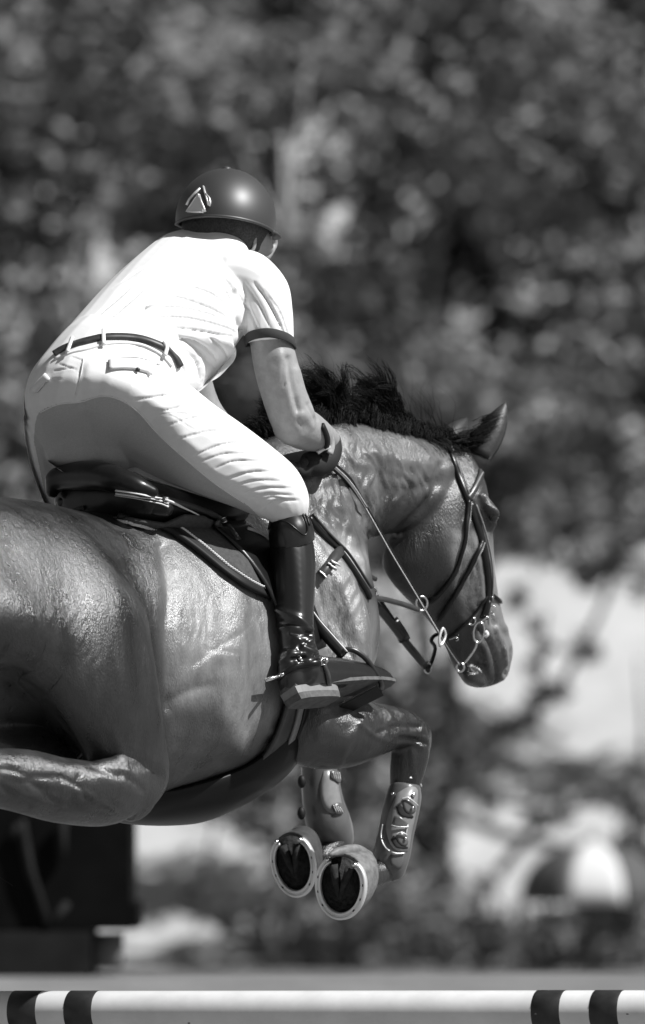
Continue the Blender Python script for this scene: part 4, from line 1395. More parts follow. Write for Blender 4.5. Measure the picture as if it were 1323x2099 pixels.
# ---- bridle, fitted on to the head
bridle = thing('bridle', H(960, 1020, .08), 'black leather bridle with steel pelham bit and reins on the horse head', 'bridle')
def hstrap(name, pts, w, th=.004, off=.003, m='leather', parent=None, surf=None):
    p_, n_ = (surf or HS).path(pts, off)
    mb = MB(); mb.strap(p_, n_, w * PXM, th)
    return mb.build(name, M[m], parent or bridle)
def edge(name, pts, w, off, m='leather_mid', parent=None):
    return hstrap(name, pts, w, .003, off, m, parent)
hp = hstrap('headpiece', [(914, 902), (926, 935), (942, 978), (955, 1012), (962, 1030)], 17, .005)
edge('stitching', [(919, 912), (933, 950), (947, 985), (960, 1015)], 1.6, .007, 'stitch', hp)
hstrap('browband', [(958, 1022), (970, 1006), (980, 985), (986, 965)], 15, .005, .004, 'leather_mid')
edge('browband_trim', [(962, 1010), (974, 992), (984, 972)], 2, .009, 'stitch')
hstrap('throatlatch', [(960, 1024), (957, 1060), (955, 1095), (946, 1135), (932, 1172), (914, 1200), (892, 1224), (868, 1240)], 9, .005, .004)
edge('stitching', [(963, 1030), (961, 1062), (958, 1096), (949, 1136), (935, 1172)], 1.4, .007, 'stitch')
cheek = hstrap('cheekpiece', [(964, 1030), (975, 1068), (986, 1105), (995, 1150), (1000, 1195), (998, 1235), (990, 1268)], 17, .005, .004)
edge('stitching', [(972, 1035), (984, 1072), (995, 1108), (1004, 1152), (1007, 1192), (1004, 1232)], 1.8, .0075, 'stitch', cheek)
hstrap('noseband', [(986, 1108), (976, 1132), (964, 1158), (950, 1184), (934, 1214), (916, 1244), (898, 1270)], 9, .005, .006)
edge('stitching', [(988, 1112), (979, 1134), (967, 1160), (953, 1186)], 1.4, .0095, 'stitch')
hstrap('flash_strap', [(1002, 1215), (985, 1240), (965, 1265), (940, 1290), (918, 1308)], 5, .004, .004)
hstrap('flash_strap', [(1000, 1215), (1012, 1222), (1024, 1235)], 7, .004, .004)
mb = MB()
for q in ((1000, 1228), (1004, 1246), (1006, 1262)):
    h = HS.hit(*q, .010)
    if h: mb.tube([h[0] - CR * .006 - CU * .006, h[0] + CR * .006 - CU * .006, h[0] + CR * .006 + CU * .006, h[0] - CR * .006 + CU * .006], .0018, n=6, closed=True)
mb.build('cheek_buckle', M['metal'], bridle)
# bit
bit = MB()
def on_head(x, y, off):
    h = HS.hit(x, y, off)
    return h[0] if h else H(x, y, .06)
zz = np.dot(on_head(975, 1295, .016) - CO, CF)
def flatpt(x, y, dz=0.0): return CO + ray(x, y) * (zz + dz)
ringpts = [flatpt(982 + 11 * math.cos(t) + 2 * math.sin(t), 1296 - 21 * math.sin(t)) for t in np.linspace(0, 2 * math.pi, 20, endpoint=False)]
bit.tube(ringpts, .0030, n=7, closed=True)
bit.tube(cr_interp([flatpt(1000, 1264), flatpt(992, 1270), flatpt(980, 1278)], 3), .0032, n=7)
bit.tube(cr_interp([flatpt(978, 1314), flatpt(975, 1328), flatpt(964, 1345), flatpt(953, 1359)], 3), .0036, n=7)
bit.tube([flatpt(944 + 8 * math.cos(t), 1368 - 9 * math.sin(t), -.004) for t in np.linspace(0, 2 * math.pi, 14, endpoint=False)], .0030, n=7, closed=True)
bitm = bit.build('bit', M['metal'], bridle)
mb = MB(); mb.tube([flatpt(967 + 8 * math.cos(t), 1273 - 8 * math.sin(t), .004) for t in np.linspace(0, 2 * math.pi, 14, endpoint=False)], .0024, n=6, closed=True)
mb.build('cheek_ring', M['metal'], bridle)
mb = MB(); mb.tube(cr_interp([flatpt(996, 1294, .006), flatpt(1000, 1300, .002), flatpt(995, 1306, .004)], 3), .0042, n=8); mb.build('mouthpiece', M['white'], bridle)
mb = MB(); mb.tube(cr_interp([flatpt(922, 1311), flatpt(930, 1308), flatpt(936, 1306), flatpt(940, 1311), flatpt(935, 1314)], 3), .0016, n=6); mb.build('curb_hook', M['metal'], bridle)
# reins
rein = [(684, 955, .125), (715, 985, .12), (745, 1030, .12), (775, 1082, .118), (805, 1135, .112), (838, 1190, .105), (868, 1240, .10), (905, 1302, .095)]
pts = cr_interp([H(*q) for q in rein], 6)
zA = np.dot(pts[-1] - CO, CF)
end = [pts[-1], CO + ray(925, 1335) * (zA * .5 + (zz - .004) * .5), flatpt(944, 1362, -.006)]
pts2 = pts + cr_interp(end, 4)[1:]
def tap(i, n):
    t = i / n
    return (17 if t < .12 else 17 - 9 * min(1, (t - .12) / .12)) * PXM
mb = MB(); mb.strap(pts2, [nrm(-CF - CR * .2 + CU * .2)] * len(pts2), 0, .004, widths=[tap(i, len(pts2)) for i in range(len(pts2))])
rn = mb.build('rein', M['leather'], bridle)
mb = MB(); o2 = -CF * .0055
mb.strap([p + o2 - CR * .002 for p in pts2], [-CF] * len(pts2), 0, .002, widths=[tap(i, len(pts2)) * .28 for i in range(len(pts2))])
mb.build('rein_edge', M['rope'], rn)
mb = MB(); mb.strap([p + o2 + CR * .0035 - CU * .001 for p in pts2[:14]], [-CF] * 14, .0022, .002); mb.build('rein_edge', M['rope'], rn)
# rein stop
c = H(907, 1304, .10)
mb = MB(); mb.rings([[c + (CR * math.cos(t) * .012 + CU * math.sin(t) * .003) * k - CF * o for t in np.linspace(0, 6.283, 10, endpoint=False)] for k, o in ((.3, -.008), (1, -.004), (1, .006), (.3, .009))])
mb2 = MB()
mb2.strap(cr_interp([H(902, 1325, .105), H(901, 1308, .105), H(908, 1288, .105), H(914, 1300, .105), H(910, 1314, .105), H(902, 1325, .105)], 3), [-CF] * 16, .006, .004)
mb2.build('rein_stop', M['silver'], rn)
# left rein: comes from the far hand, shows below the jaw
pts = cr_interp([H(585, 972, -.06), H(700, 1120, -.08), H(800, 1260, -.08), H(868, 1362, -.08), H(880, 1368, -.08), H(893, 1330, -.07), H(885, 1312, -.06), H(900, 1300, -.05), H(930, 1310, -.05)], 5)
mb = MB(); mb.strap(pts, [-CF] * len(pts), 8 * PXM, .004); mb.build('rein', M['leather'], bridle)

# ---- breastplate with running martingale
bp = thing('breastplate', H(760, 1210, .12), 'black breastplate with running martingale straps across the shoulder of the horse', 'breastplate')
hstrap('neck_strap', [(632, 1060), (660, 1095), (695, 1130), (725, 1172), (750, 1212), (756, 1226)], 12, .005, .004, 'leather', bp)
hstrap('neck_strap_lining', [(636, 1056), (664, 1090), (700, 1126), (730, 1168), (755, 1206)], 4, .004, .009, 'leather_mid', bp)
b2 = hstrap('buckle_strap', [(697, 1128), (684, 1146), (670, 1165), (658, 1180)], 22, .005, .006, 'leather_mid', bp)
for q in (((672, 1152), (688, 1164)), ((668, 1158), (684, 1170)), ((655, 1172), (668, 1186))):
    hstrap('keeper', [q[0], ((q[0][0] + q[1][0]) / 2, (q[0][1] + q[1][1]) / 2), q[1]], 3, .003, .013, 'silver', b2)
def tor(name, x, y, s, r_, m='metal', parent=bp, tube_=.0028, sq=1.0):
    c = H(x, y, s); mb = MB()
    mb.tube([c + CR * r_ * PXM * math.cos(t) * sq + CU * r_ * PXM * math.sin(t) + CF * .006 * math.cos(t) for t in np.linspace(0, 2 * math.pi, 24, endpoint=False)], tube_, n=8, closed=True)
    return mb.build(name, M[m], parent)
tor('ring', 763, 1214, .10, 11)
tor('ring', 865, 1237, .103, 15, sq=.8)
tor('ring', 877, 1368, -.08, 12, sq=.6)
def free(name, q, w, m='leather', th=.005):
    pts = cr_interp([H(*x) for x in q], 5); mb = MB(); mb.strap(pts, [nrm(-CF + CU * .2)] * len(pts), w * PXM, th); return mb.build(name, M[m], bp)
free('martingale_strap', [(745, 1224, .11), (785, 1228, .108), (825, 1238, .106), (858, 1250, .104)], 11, 'leather_mid')
free('martingale_strap', [(735, 1180, .09), (760, 1225, .05), (800, 1275, .0), (835, 1320, -.04), (872, 1366, -.08)], 17)
free('strap_sleeve', [(808, 1275, -.01), (824, 1300, -.03), (830, 1312, -.03)], 26, 'leather', .010)
free('pull_back', [(740, 1170, .10), (770, 1188, .08), (800, 1198, .06)][:2] + [(757, 1182, .09)][:0], 9, 'leather_mid')
free('chest_strap', [(740, 1176, .10), (752, 1200, .10), (766, 1222, .09)], 14)

# ---- boots on the forelegs
def tendon_boot(label, path, loc, group=None):
    t = thing('tendon_boot', loc, label, 'tendon boot', None)
    mb = MB(); limb(mb, path, r0=False, r1=False, n=28)
    me = remesh(mb, .0045, 3)
    return t, me
tb1, me1 = tendon_boot('grey plastic tendon boot with two studded straps on the near foreleg', [(832, 1606, .18, 30, 1.2), (829, 1630, .178, 36, 1.2), (821, 1665, .175, 38, 1.2), (813, 1705, .17, 37, 1.2), (805, 1745, .165, 38, 1.2), (801, 1772, .162, 36, 1.25), (806, 1796, .16, 24, 1.3)], H(820, 1700, .17))
link_mesh('shell', me1, M['shell'], tb1)
T1 = Surf([me1])
def on(surf, parent, name, poly, off, th, m, n_=10):
    """raised panel of any outline laid on a curved surface"""
    cx = sum(p[0] for p in poly) / len(poly); cy = sum(p[1] for p in poly) / len(poly)
    pl = curve_line(poly + [poly[0]], 3)[:-1]
    rings = []
    for k in (1.0, .97, .6, .25):
        r_ = []
        for p in pl:
            h = surf.hit(cx + (p[0] - cx) * k, cy + (p[1] - cy) * k, (off - .002) if k == 1.0 else off + th)
            if h is None:
                h = (CO + ray(cx + (p[0] - cx) * k, cy + (p[1] - cy) * k) * 20.45, -CF)
            r_.append(h[0])
        rings.append(r_)
    mb = MB(); mb.rings(rings); return mb.build(name, M[m] if isinstance(m, str) else m, parent)
on(T1, tb1, 'strap_panel', [(815, 1625), (838, 1612), (856, 1618), (852, 1665), (842, 1712), (836, 1745), (815, 1745), (800, 1730), (792, 1700), (798, 1665)], .001, .002, 'shell_l')
sk1 = mat('boot recess', .015, rough=.6)
on(T1, tb1, 'recess', [(812, 1655), (822, 1648), (832, 1664), (846, 1672), (842, 1678), (820, 1672)], .0025, .001, sk1)
on(T1, tb1, 'recess', [(801, 1722), (809, 1712), (818, 1728), (834, 1736), (832, 1740), (812, 1738)], .0025, .001, sk1)
on(T1, tb1, 'tab', [(824, 1640), (836, 1637), (846, 1648), (850, 1662), (842, 1668), (830, 1662)], .002, .003, 'shell')
on(T1, tb1, 'tab', [(812, 1712), (822, 1706), (832, 1714), (834, 1730), (826, 1734), (816, 1726)], .002, .003, 'shell')
on(T1, tb1, 'grip_panel', [(810, 1672), (820, 1674), (836, 1688), (832, 1694), (806, 1692)], .002, .002, 'shell')
on(T1, tb1, 'grip_panel', [(803, 1748), (824, 1748), (826, 1768), (816, 1782), (800, 1770)], .002, .002, 'shell')
def spot(surf, parent, name, x, y, r_, off, m='metal'):
    h = surf.hit(x, y, off)
    if h is None: return
    n = h[1]; a = nrm(np.cross(n, CU)); b = np.cross(n, a)
    mb = MB(); mb.blob(h[0], a * r_ * PXM, b * r_ * PXM, n * .003, 12, 8); mb.build(name, M[m], parent)
spot(T1, tb1, 'stud', 842, 1656, 3.5, .010); spot(T1, tb1, 'stud', 828, 1719, 3.5, .010); spot(T1, tb1, 'stud', 846, 1630, 5, .006); spot(T1, tb1, 'stud', 807, 1628, 3.5, .004)
def trim(surf, parent, pts, w=2.2, off=.004, m='silver', name='trim'):
    p_, n_ = surf.path(pts, off); mb = MB(); mb.strap(p_, n_, w * PXM, .002); mb.build(name, M[m], parent)
trim(T1, tb1, [(788, 1690), (784, 1715), (790, 1735), (800, 1745)]); trim(T1, tb1, [(805, 1692), (818, 1695), (834, 1694)], off=.008); trim(T1, tb1, [(824, 1640), (834, 1636), (842, 1643), (850, 1651)], off=.011)
trim(T1, tb1, [(803, 1747), (814, 1750), (826, 1748)], off=.008); trim(T1, tb1, [(834, 1690), (830, 1710)], 2.5, .005); trim(T1, tb1, [(812, 1712), (820, 1706), (830, 1711)], off=.011)
h_ = [H(840, 1594, .215), H(852, 1597, .215), H(860, 1604, .21), H(864, 1612, .20)]
mb = MB(); mb.strap(cr_interp(h_, 4), [nrm(-CF + CR)] * 13, .004, .002); mb.build('top_trim', M['silver'], tb1)

tb2, me2 = tendon_boot('smooth grey tendon boot with black side buttons on the far foreleg', [(655, 1566, -.178, 38, 1.1), (658, 1610, -.175, 40, 1.1), (664, 1650, -.17, 43, 1.1), (674, 1685, -.165, 46, 1.1), (690, 1712, -.165, 38, 1.1), (704, 1734, -.165, 24, 1.1)], H(665, 1650, -.17))
link_mesh('shell', me2, M['shell'], tb2)
T2 = Surf([me2])
on(T2, tb2, 'strap_panel', [(664, 1580), (686, 1580), (694, 1615), (700, 1655), (692, 1668), (672, 1664), (660, 1645), (657, 1610)], .001, .002, 'shell_l')
on(T2, tb2, 'grip_panel', [(676, 1580), (692, 1582), (694, 1606), (684, 1600), (676, 1594)], .004, .003, 'shell')
on(T2, tb2, 'grip_panel', [(680, 1650), (694, 1646), (703, 1664), (694, 1670), (684, 1666)], .004, .003, 'shell')
for y in (1590, 1598): pass
mb = MB()
for x, y in ((619, 1602), (618, 1667)):
    mb.blob(H(x, y, -.17), CR * 9 * PXM, CU * 15 * PXM, CF * .012, 14, 10)
for x, y in ((619, 1602), (618, 1667)):
    m1 = MB(); m1.blob(H(x, y, -.17), CR * 9 * PXM, CU * 14 * PXM, CF * .012, 14, 10); m1.build('button', M['black'], tb2)
for k in range(4):
    trim(T2, tb2, [(681 + k * 4, 1651 + k * 1.5), (684 + k * 4, 1658 + k), (687 + k * 4, 1664 + k)], 1.4, .008)
for k in range(4):
    trim(T2, tb2, [(679 + k * 3.6, 1584), (680 + k * 3.6, 1590), (681 + k * 3.6, 1596 + k)], 1.4, .008)
# ================================================================== PLACE
# ---- jump pole with tape bands
M['paint'] = mat('white pole paint', .70, rough=.35, spec=.5, noise=.10, nscale=9, bump=.1, bscale=40, coat=.2)
M['tape'] = mat('black tape', .022, rough=.4, spec=.5, noise=.4, nscale=25)
pa = P(0, 2073, .33); pb = P(1323, 2073, -.33)
pax = nrm(pb - pa); pmid = (pa + pb) / 2; PR = .0505
pole = thing('jump_pole', pmid - UP * PR, 'round white jump pole with pairs of black bands running along the bottom edge', 'pole')
Nn = nrm(UP - pax * np.dot(UP, pax)); Bn = np.cross(pax, Nn)
def cyl(mb, a, b, r_, n=48, bev=.0008):
    def rg(c, r): return [c + (Nn * math.cos(t) + Bn * math.sin(t)) * r for t in np.linspace(0, 2 * math.pi, n, endpoint=False)]
    mb.rings([rg(a, r_ * .985), rg(a + pax * bev, r_), rg(b - pax * bev, r_), rg(b, r_ * .985)])
mb = MB(); cyl(mb, pmid - pax * 1.85, pmid + pax * 1.85, PR, bev=.004)
mb.build('shaft', M['paint'], pole)
def along(px):
    # where the pole's near side shows at that pixel
    r = ray(px, 2071); n = nrm(np.cross(pax, np.cross(CF, pax)))
    q = pmid - nrm(Bn if np.dot(Bn, CF) > 0 else -Bn) * PR
    # closest point along the axis
    w = CO - q; a_, b_, c_ = r @ r, r @ pax, pax @ pax; d_, e_ = r @ w, pax @ w
    return (a_ * e_ - b_ * d_) / (a_ * c_ - b_ * b_)
for x0, x1 in ((14, 72), (130, 187), (1088, 1146), (1207, 1265)):
    mb = MB(); cyl(mb, pmid + pax * along(x0), pmid + pax * along(x1), PR + .0009)
    mb.build('band', M['tape'], pole)
for x0, x1 in ((-300, -240), (1500, 1560)):
    mb = MB(); cyl(mb, pmid + pax * along(x0), pmid + pax * along(x1), PR + .0009); mb.build('band', M['tape'], pole)
for x in (385, 1098, 1287):
    q = pmid + pax * along(x) + UP * PR * (-.55 if x == 385 else -.1) - nrm(Bn if np.dot(Bn, CF) > 0 else -Bn) * PR * (.84 if x == 385 else 1.0)
    mb = MB(); mb.blob(q, pax * .004, UP * .002, Bn * .0012, 10, 6); mb.build('chip', M['sole'], pole)

# standards that carry the pole, just outside the picture
def standard(sgn, label):
    b = pmid + pax * sgn * 1.93; base = np.array([b[0], b[1], 0.0])
    t = thing('jump_standard', base, label, 'jump standard', 'standards holding the jump pole')
    fx = pax * sgn; fy = nrm(np.cross(pax, UP))
    for k in (0, 1):
        mb = MB(); c = base + fx * .6 * k; mb.box(c + UP * .8, fx * .04, fy * .04, UP * .8); mb.build('post', M['paint'], t, smooth=False)
        mb = MB(); mb.box(c + UP * .04 , fx * .03, fy * .35, UP * .04); mb.build('foot', M['paint'], t, smooth=False)
    for z in (.3, .6, .9, 1.2, 1.5):
        mb = MB(); mb.box(base + fx * .3 + UP * z, fx * .262, fy * .012, UP * .035); mb.build('rail', M['paint'], t, smooth=False)
    mb = MB(); mb.box(np.array([b[0], b[1], b[2] - PR - .012]) - fx * .09, fx * .06, fy * .045, UP * .010); mb.build('cup', M['metal'], t, smooth=False)
standard(-1, 'white wing standard left of the picture holding the pole')
standard(1, 'white wing standard right of the picture holding the pole')

# ---- ground: arena sand, a low berm behind it, then the field and a sandy bank
M['sand'] = mat('arena sand', .18, rough=.95, spec=.1, noise=.15, nscale=3, bump=.4, bscale=20, bdist=.02)
M['bank'] = mat('pale sandy bank', .42, rough=.95, spec=.1, noise=.16, nscale=1.2, bump=.4, bscale=6, bdist=.05)
def ground_z(x, y):
    def sm(a, b, t):
        t = min(1, max(0, (t - a) / (b - a))); return t * t * (3 - 2 * t)
    berm = .86 * sm(26, 31, y) * (1 - sm(32.2, 36, y))
    return berm
def sheet(name, xs, ys, zf, m, kind='structure'):
    vs = [(x, y, zf(x, y)) for y in ys for x in xs]; n = len(xs)
    fs = [(j * n + i, j * n + i + 1, (j + 1) * n + i + 1, (j + 1) * n + i) for j in range(len(ys) - 1) for i in range(n - 1)]
    mb = MB(); mb.add(vs, fs); o = mb.build(name, m); tag(o, kind=kind); return o
g = sheet('ground', [-600, -60, -20, -10, -5, 0, 5, 10, 20, 60, 600], [-60, 0, 10, 18, 24, 26, 27, 28, 29, 30, 31, 31.6, 32.2, 33, 34, 35, 36, 40, 50, 60, 70, 100, 200, 1500], ground_z, M['sand'])
def bank_z(x, y):
    t = min(1, max(0, (y - 72.5) / 22)); n = .35 * math.sin(x * .9 + 1.1) * math.sin(y * .6) + .2 * math.sin(x * 2.1 + y)
    return .02 + 9.5 * t ** .85 + n * min(1, t * 6) * .6
sheet('hillside', list(np.linspace(-40, 40, 81)), list(np.linspace(72, 96, 30)) + [110, 160], bank_z, M['bank'])

# ---- leaves
def leafmat(name, lo, hi, sc):
    m = bpy.data.materials.new(name); m.use_nodes = True; nt = m.node_tree; b = nt.nodes['Principled BSDF']
    b.inputs['Roughness'].default_value = .8; b.inputs['Specular IOR Level'].default_value = .2
    tc = nt.nodes.new('ShaderNodeTexCoord'); n = nt.nodes.new('ShaderNodeTexNoise'); n.inputs['Scale'].default_value = sc; n.inputs['Detail'].default_value = 5
    nt.links.new(tc.outputs['Object'], n.inputs['Vector'])
    r = nt.nodes.new('ShaderNodeMapRange'); r.inputs['From Min'].default_value = .38; r.inputs['From Max'].default_value = .66
    r.inputs['To Min'].default_value = lo; r.inputs['To Max'].default_value = hi
    nt.links.new(n.outputs['Fac'], r.inputs['Value']); nt.links.new(r.outputs[0], b.inputs['Base Color'])
    return m
M['leaf'] = leafmat('dusty leaf', .11, .28, 2.2)
M['leaf_pale'] = leafmat('pale leaf', .18, .46, 2.6)
M['leaf_dark'] = leafmat('dark leaf', .08, .18, 1.5)
M['bark'] = mat('grey bark', .04, rough=.9, noise=.3, nscale=4, bump=.5, bscale=12, bdist=.02)
M['bark_pale'] = mat('pale smooth bark', .48, rough=.8, noise=.2, nscale=3)
def leaves(mb, c, r3, n, size, clump=14):
    c = np.asarray(c, float)
    nc = max(1, n // clump)
    for _ in range(nc):
        d = rng.normal(0, 1, 3); d /= np.linalg.norm(d)
        cc = c + d * np.array(r3) * rng.random() ** .45
        cs = .22 * min(r3) * (.5 + rng.random()) + .05
        for k in range(clump):
            p = cc + rng.normal(0, cs * .55, 3)
            a = rng.normal(0, 1, 3); a[2] *= .6; a = nrm(a); b_ = nrm(np.cross(a, rng.normal(0, 1, 3)))
            s_ = size * (.6 + .8 * rng.random())
            mb.add([p - a * s_, p + b_ * s_ * .42, p + a * s_, p - b_ * s_ * .42], [(0, 1, 2, 3)])
def bpos(px, py, D):           # a place D metres from the lens seen at that pixel
    return CO + ray(px, py) * D
def px_m(D): return PXM * D / DIST
def tree(label, D, trunk, crowns, leaf='leaf', bark='bark', n=1, size=.10, trunk_r=.11, name='tree', group=None, cat='tree'):
    """trunk: pixel path from base upward; crowns: (px, py, rx, ry) pixel ellipses at that distance."""
    base = bpos(trunk[0][0], trunk[0][1], D)
    gz = bank_z(base[0], base[1]) if base[1] > 72 else ground_z(base[0], base[1])
    base[2] = gz
    t = thing(name, base, label, cat, group)
    pts = [base - UP * .2] + [bpos(x, y, D) for x, y in trunk[1:]]
    pts = cr_interp(pts, 4)
    mb = MB(); mb.tube(pts, list(np.linspace(trunk_r, trunk_r * .35, len(pts))), n=10)
    # limbs reaching into each crown
    for cx, cy, rx, ry in crowns:
        j = int(len(pts) * .6); a = pts[j]; b = bpos(cx, cy, D)
        m_ = (a + b) / 2 + np.array([0, 0, .15])
        q = cr_interp([a, m_, b], 3); mb.tube(q, list(np.linspace(trunk_r * .5, trunk_r * .12, len(q))), n=7)
    mb.build('trunk', M[bark], t)
    mb = MB(); k = px_m(D)
    for cx, cy, rx, ry in crowns:
        area = rx * ry * k * k * math.pi
        leaves(mb, bpos(cx, cy, D), (rx * k, (rx + ry) * .5 * k * .9, ry * k), int(area / (size * size) * 2.6 * n), size)
    mb.build('crown', M[leaf], t)
    return t

tree('broad dark tree filling the upper left of the wood', 74, [(120, 1900), (130, 1400), (110, 900), (90, 400)], [(60, 120, 170, 190), (150, 380, 180, 170), (40, 600, 150, 160), (260, 60, 150, 120)], 'leaf', size=.11)
tree('tall tree with pale streaked trunk rising behind the helmet', 73, [(560, 1900), (575, 1300), (585, 700), (584, 400), (580, 230)], [(420, 180, 150, 180), (420, 330, 120, 110), (640, 110, 150, 120), (470, 480, 90, 130)], 'leaf', 'bark_pale', size=.11, trunk_r=.06)
tree('leafy tree with mottled crown right of the helmet', 75, [(880, 1960), (880, 1600), (860, 1200), (800, 700), (780, 300)], [(800, 140, 170, 170), (760, 420, 170, 160), (930, 330, 140, 170), (720, 640, 150, 120)], 'leaf', size=.11, trunk_r=.13)
tree('pale leaved tree filling the upper right of the wood', 73.5, [(1430, 1900), (1420, 1200), (1380, 700), (1280, 300)], [(1120, 120, 180, 170), (1270, 250, 130, 200), (1100, 430, 160, 150), (1250, 560, 140, 150)], 'leaf', size=.09)
tree('low pale bush like tree under the upper right crowns', 72, [(900, 1960), (915, 1500), (960, 1150), (1000, 950)], [(960, 760, 130, 110), (1090, 820, 150, 130), (1030, 960, 120, 60), (1200, 780, 140, 120), (1250, 930, 110, 90)], 'leaf_pale', size=.08, n=1.0)
tree('pale leaved tree at the left edge behind the rider', 72, [(40, 1700), (60, 1200), (70, 800)], [(50, 700, 130, 150), (10, 1000, 110, 110), (180, 560, 90, 100), (200, 400, 60, 50), (20, 860, 90, 90)], 'leaf_pale', size=.08, n=.55)
tree('dark tree low behind the rider and the horse neck', 76, [(560, 1900), (540, 1400), (520, 900)], [(480, 820, 200, 170), (260, 900, 200, 150), (700, 900, 200, 190), (880, 740, 150, 150), (560, 280, 190, 200), (330, 330, 140, 160), (600, 640, 90, 200), (750, 1150, 150, 160)], 'leaf_dark', size=.09)
tree('very dark trunked tree at the right edge', 71.5, [(1425, 1990), (1420, 1500), (1400, 900), (1380, 500)], [(1340, 690, 50, 120), (1340, 350, 34, 60)], 'leaf_dark', size=.09, trunk_r=.20)

tree('dense tree standing before the pale trunk above the mane', 71.5, [(660, 1950), (650, 1400), (640, 900)], [(610, 580, 90, 140), (680, 760, 110, 120), (560, 760, 100, 120)], 'leaf', size=.11)
# the wood behind them, one unbroken mass
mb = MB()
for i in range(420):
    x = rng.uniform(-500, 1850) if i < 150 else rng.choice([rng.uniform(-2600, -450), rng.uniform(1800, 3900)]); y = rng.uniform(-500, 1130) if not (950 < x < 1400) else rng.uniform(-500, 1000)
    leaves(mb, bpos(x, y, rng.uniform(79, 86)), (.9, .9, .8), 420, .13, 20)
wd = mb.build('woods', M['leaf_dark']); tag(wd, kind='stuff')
# deep shade between the trees, painted as a dark far slope under the wood
sheet('far_hill', list(np.linspace(-80, 80, 9)), [97, 100, 120, 200], lambda x, y: 1.0 + (y - 91) * 1.6 if y < 125 else 56, mat('wood shade slope', .035, rough=1, noise=.4, nscale=.6))

tree('spreading tree out of the picture on the left', 74, [(-700, 1700), (-690, 1200), (-650, 500)], [(-700, 300, 260, 260), (-500, 650, 220, 200), (-850, 750, 200, 200)], 'leaf', size=.12)
tree('spreading tree out of the picture on the right', 74, [(1900, 1700), (1910, 1200), (1950, 500)], [(1850, 300, 260, 260), (1700, 700, 220, 200), (2100, 700, 200, 200)], 'leaf', size=.12)
# saplings and leaning branches on the bank
def branchy(label, D, paths, leafs, rad=.035, name='sapling', cat='sapling', leaf='leaf_dark', size=.07):
    b = bpos(paths[0][0][0], paths[0][0][1], D); 
    t = thing(name, b, label, cat)
    mb = MB()
    for i, pth in enumerate(paths):
        pts = cr_interp([bpos(x, y, D - .1 * i) for x, y in pth], 4); mb.tube(pts, list(np.linspace(rad, rad * .4, len(pts))), n=8)
    mb.build('stem', M['bark'], t)
    mb = MB(); k = px_m(D)
    for cx, cy, rx, ry in leafs:
        leaves(mb, bpos(cx, cy, D), (rx * k, rx * k, ry * k), int(rx * ry * k * k * math.pi / size ** 2 * 4.5) + 28, size)
    mb.build('foliage', M[leaf], t)
branchy('leaning dark sapling arching across the pale bank at the right', 70.5, [[(960, 1520), (1040, 1480), (1130, 1430), (1190, 1330), (1240, 1230), (1265, 1120)]], [(1262, 1140, 22, 60), (1205, 1320, 26, 40), (1060, 1480, 60, 22), (960, 1500, 50, 30), (1100, 1360, 12, 14), (1085, 1275, 18, 14), (1120, 1330, 14, 12)], .05)
branchy('thin twiggy sapling crossing the bank above the parasol', 69.8, [[(1020, 1790), (1080, 1720), (1150, 1660), (1230, 1640), (1300, 1610)]], [(1120, 1680, 60, 18), (1230, 1645, 40, 18), (1135, 1625, 26, 16), (1010, 1640, 16, 26)], .05)
branchy('drooping dark branch over the bank below the horse head', 70.0, [[(850, 1750), (930, 1600), (960, 1480), (900, 1350)]], [(930, 1600, 50, 60), (890, 1420, 45, 110), (870, 1700, 60, 90), (985, 1560, 34, 24), (1060, 1560, 30, 14)], .05)
branchy('low dark shrub spilling down the sand by the forelegs', 69.5, [[(560, 1990), (470, 1900), (400, 1830)]], [(405, 1822, 36, 22), (470, 1880, 38, 30), (545, 1945, 46, 40), (560, 1860, 60, 90), (430, 1560, 30, 26), (520, 1660, 55, 40)], .03)
branchy('dark understorey shrub left of the thick trunk', 69.8, [[(720, 1990), (740, 1900), (700, 1800)]], [(700, 1920, 90, 70), (640, 1700, 60, 110), (760, 1820, 70, 110), (700, 1480, 70, 90), (790, 1640, 60, 90)], .03, leaf='leaf')
branchy('dark understorey shrub between thick trunk and parasol', 69.3, [[(960, 1990), (980, 1900), (990, 1830)]], [(950, 1900, 90, 80), (1030, 1950, 60, 50), (900, 1800, 40, 60)], .03)
branchy('tangled dark shrub behind the parasol', 70.0, [[(1180, 1990), (1200, 1850), (1230, 1750)]], [(1320, 1740, 70, 90), (1290, 1800, 60, 60), (1240, 1930, 110, 60), (1130, 1930, 70, 60), (1300, 1840, 50, 80)], .03)
branchy('light leaved shrub among the stems left of the parasol', 69.0, [[(985, 1990), (990, 1860), (985, 1800)]], [(990, 1815, 45, 18), (880, 1860, 16, 30), (1000, 1930, 20, 12)], .012, leaf='leaf', size=.05)

